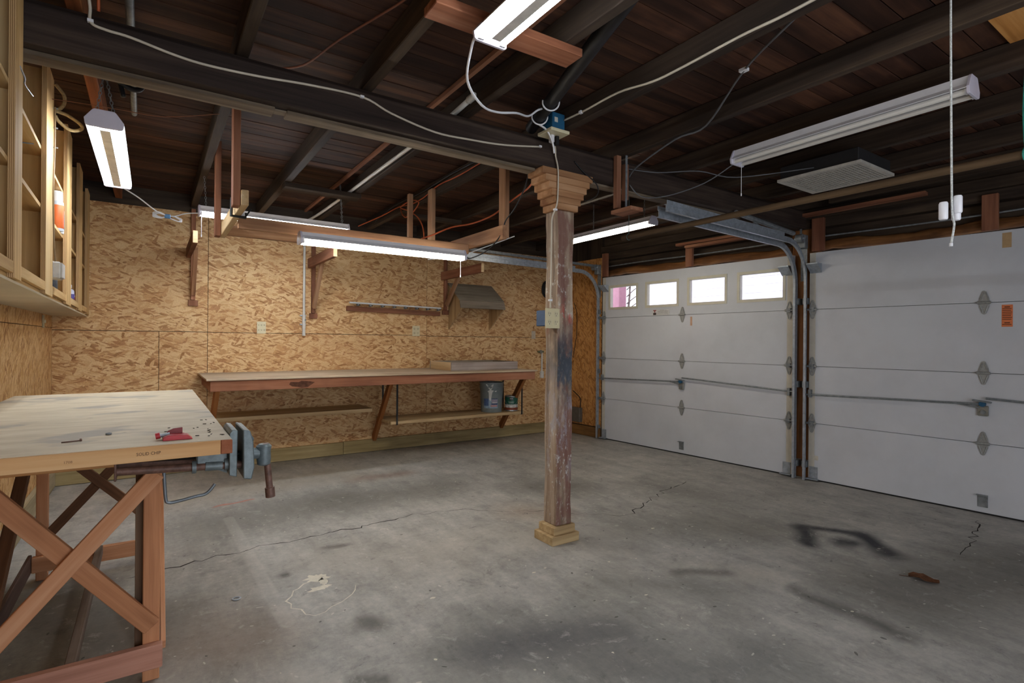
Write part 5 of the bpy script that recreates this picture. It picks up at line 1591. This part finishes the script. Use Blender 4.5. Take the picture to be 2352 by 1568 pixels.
c_ = cable('grey_cable', [(3.30, 2.19, 2.56), (3.2, 2.35, 2.45), (3.05, 2.55, 2.38), (2.95, 2.70, 2.39), (2.86, 2.735, 2.47)], 0.004, GREYC)
tag(c_, 'grey cord from the unlit light to the hanger on the beam', 'cord')
c_ = cable('grey_cable', [(3.885, 1.95, 2.58), (3.5, 2.30, 2.53), (3.2, 2.4, 2.545), (3.0, 2.6, 2.55), (2.82, 2.735, 2.58)], 0.004, GREYC)
tag(c_, 'grey cord sagging from the vent box to the beam', 'cord')
c_ = cable('black_cable', [(2.34, 2.74, 2.54), (2.42, 2.735, 2.48), (2.53, 2.73, 2.42), (2.57, 2.76, 2.36), (2.60, 2.9, 2.35), (2.63, 3.0, 2.40), (2.66, 3.3, 2.50), (2.70, 3.5, 2.6)], 0.0045, BLACK)
tag(c_, 'dark cables looping under the beam just right of the stepped post top', 'cable')
c_ = empty('hose_piece', (-0.12, 3.3, 2.6), 'black hose loop hanging above the chained light', 'hose')
cable('loop', [(-0.16, 3.25, ZJ + 0.02), (-0.15, 3.27, 2.61), (-0.105, 3.30, 2.585), (-0.06, 3.33, 2.60), (-0.04, 3.34, 2.66)], 0.014, BLACK, c_, 8)
cable('tail', [(-0.155, 3.28, 2.64), (-0.14, 3.29, 2.60), (-0.125, 3.29, 2.53)], 0.011, BLACK, c_, 8)

# ------------------------------------------------------------------ small things on the floor
bm = bmesh.new()
ring = [Vector((0.369 + 0.017 * math.cos(a * math.pi / 9), 3.053 + 0.017 * math.sin(a * math.pi / 9), 0.003)) for a in range(19)]
tube_bm(bm, ring, 0.006, 6, cap=False, flat=0.4)
tag(link('steel_washer', bm, GALV), 'flat steel washer lying on the concrete beside the workbench', 'washer')
lf = empty('dry_leaf', (3.62, 1.22, 0), 'curled brown dry leaf on the concrete in front of the sticker door', 'leaf')
bm = bmesh.new()
sp = []
for i in range(7):
    t = i / 6
    wv = 0.045 * math.sin(math.pi * (0.1 + 0.85 * t)) * (1 + 0.3 * math.sin(t * 14))
    cx_, cy_ = 3.60 + 0.05 * t, 1.26 - 0.13 * t
    sp.append([bm.verts.new((cx_ + s * wv, cy_ + s * wv * 0.4, 0.004 + abs(s) * 0.014 + 0.006 * math.sin(t * 6))) for s in (-1, -0.5, 0, 0.5, 1)])
for a, b_ in zip(sp, sp[1:]):
    for k in range(4):
        bm.faces.new((a[k], a[k + 1], b_[k + 1], b_[k]))
o = link('blade', bm, plain('5a3a26', 0.8, 0, 0.2, 0.3, 30), lf)
md = o.modifiers.new('thick', 'SOLIDIFY')
md.thickness = 0.0012
cable('stem', [(3.60, 1.26, 0.006), (3.59, 1.28, 0.004), (3.585, 1.30, 0.003)], 0.0018, plain('4a2f20', 0.8), lf, 5)
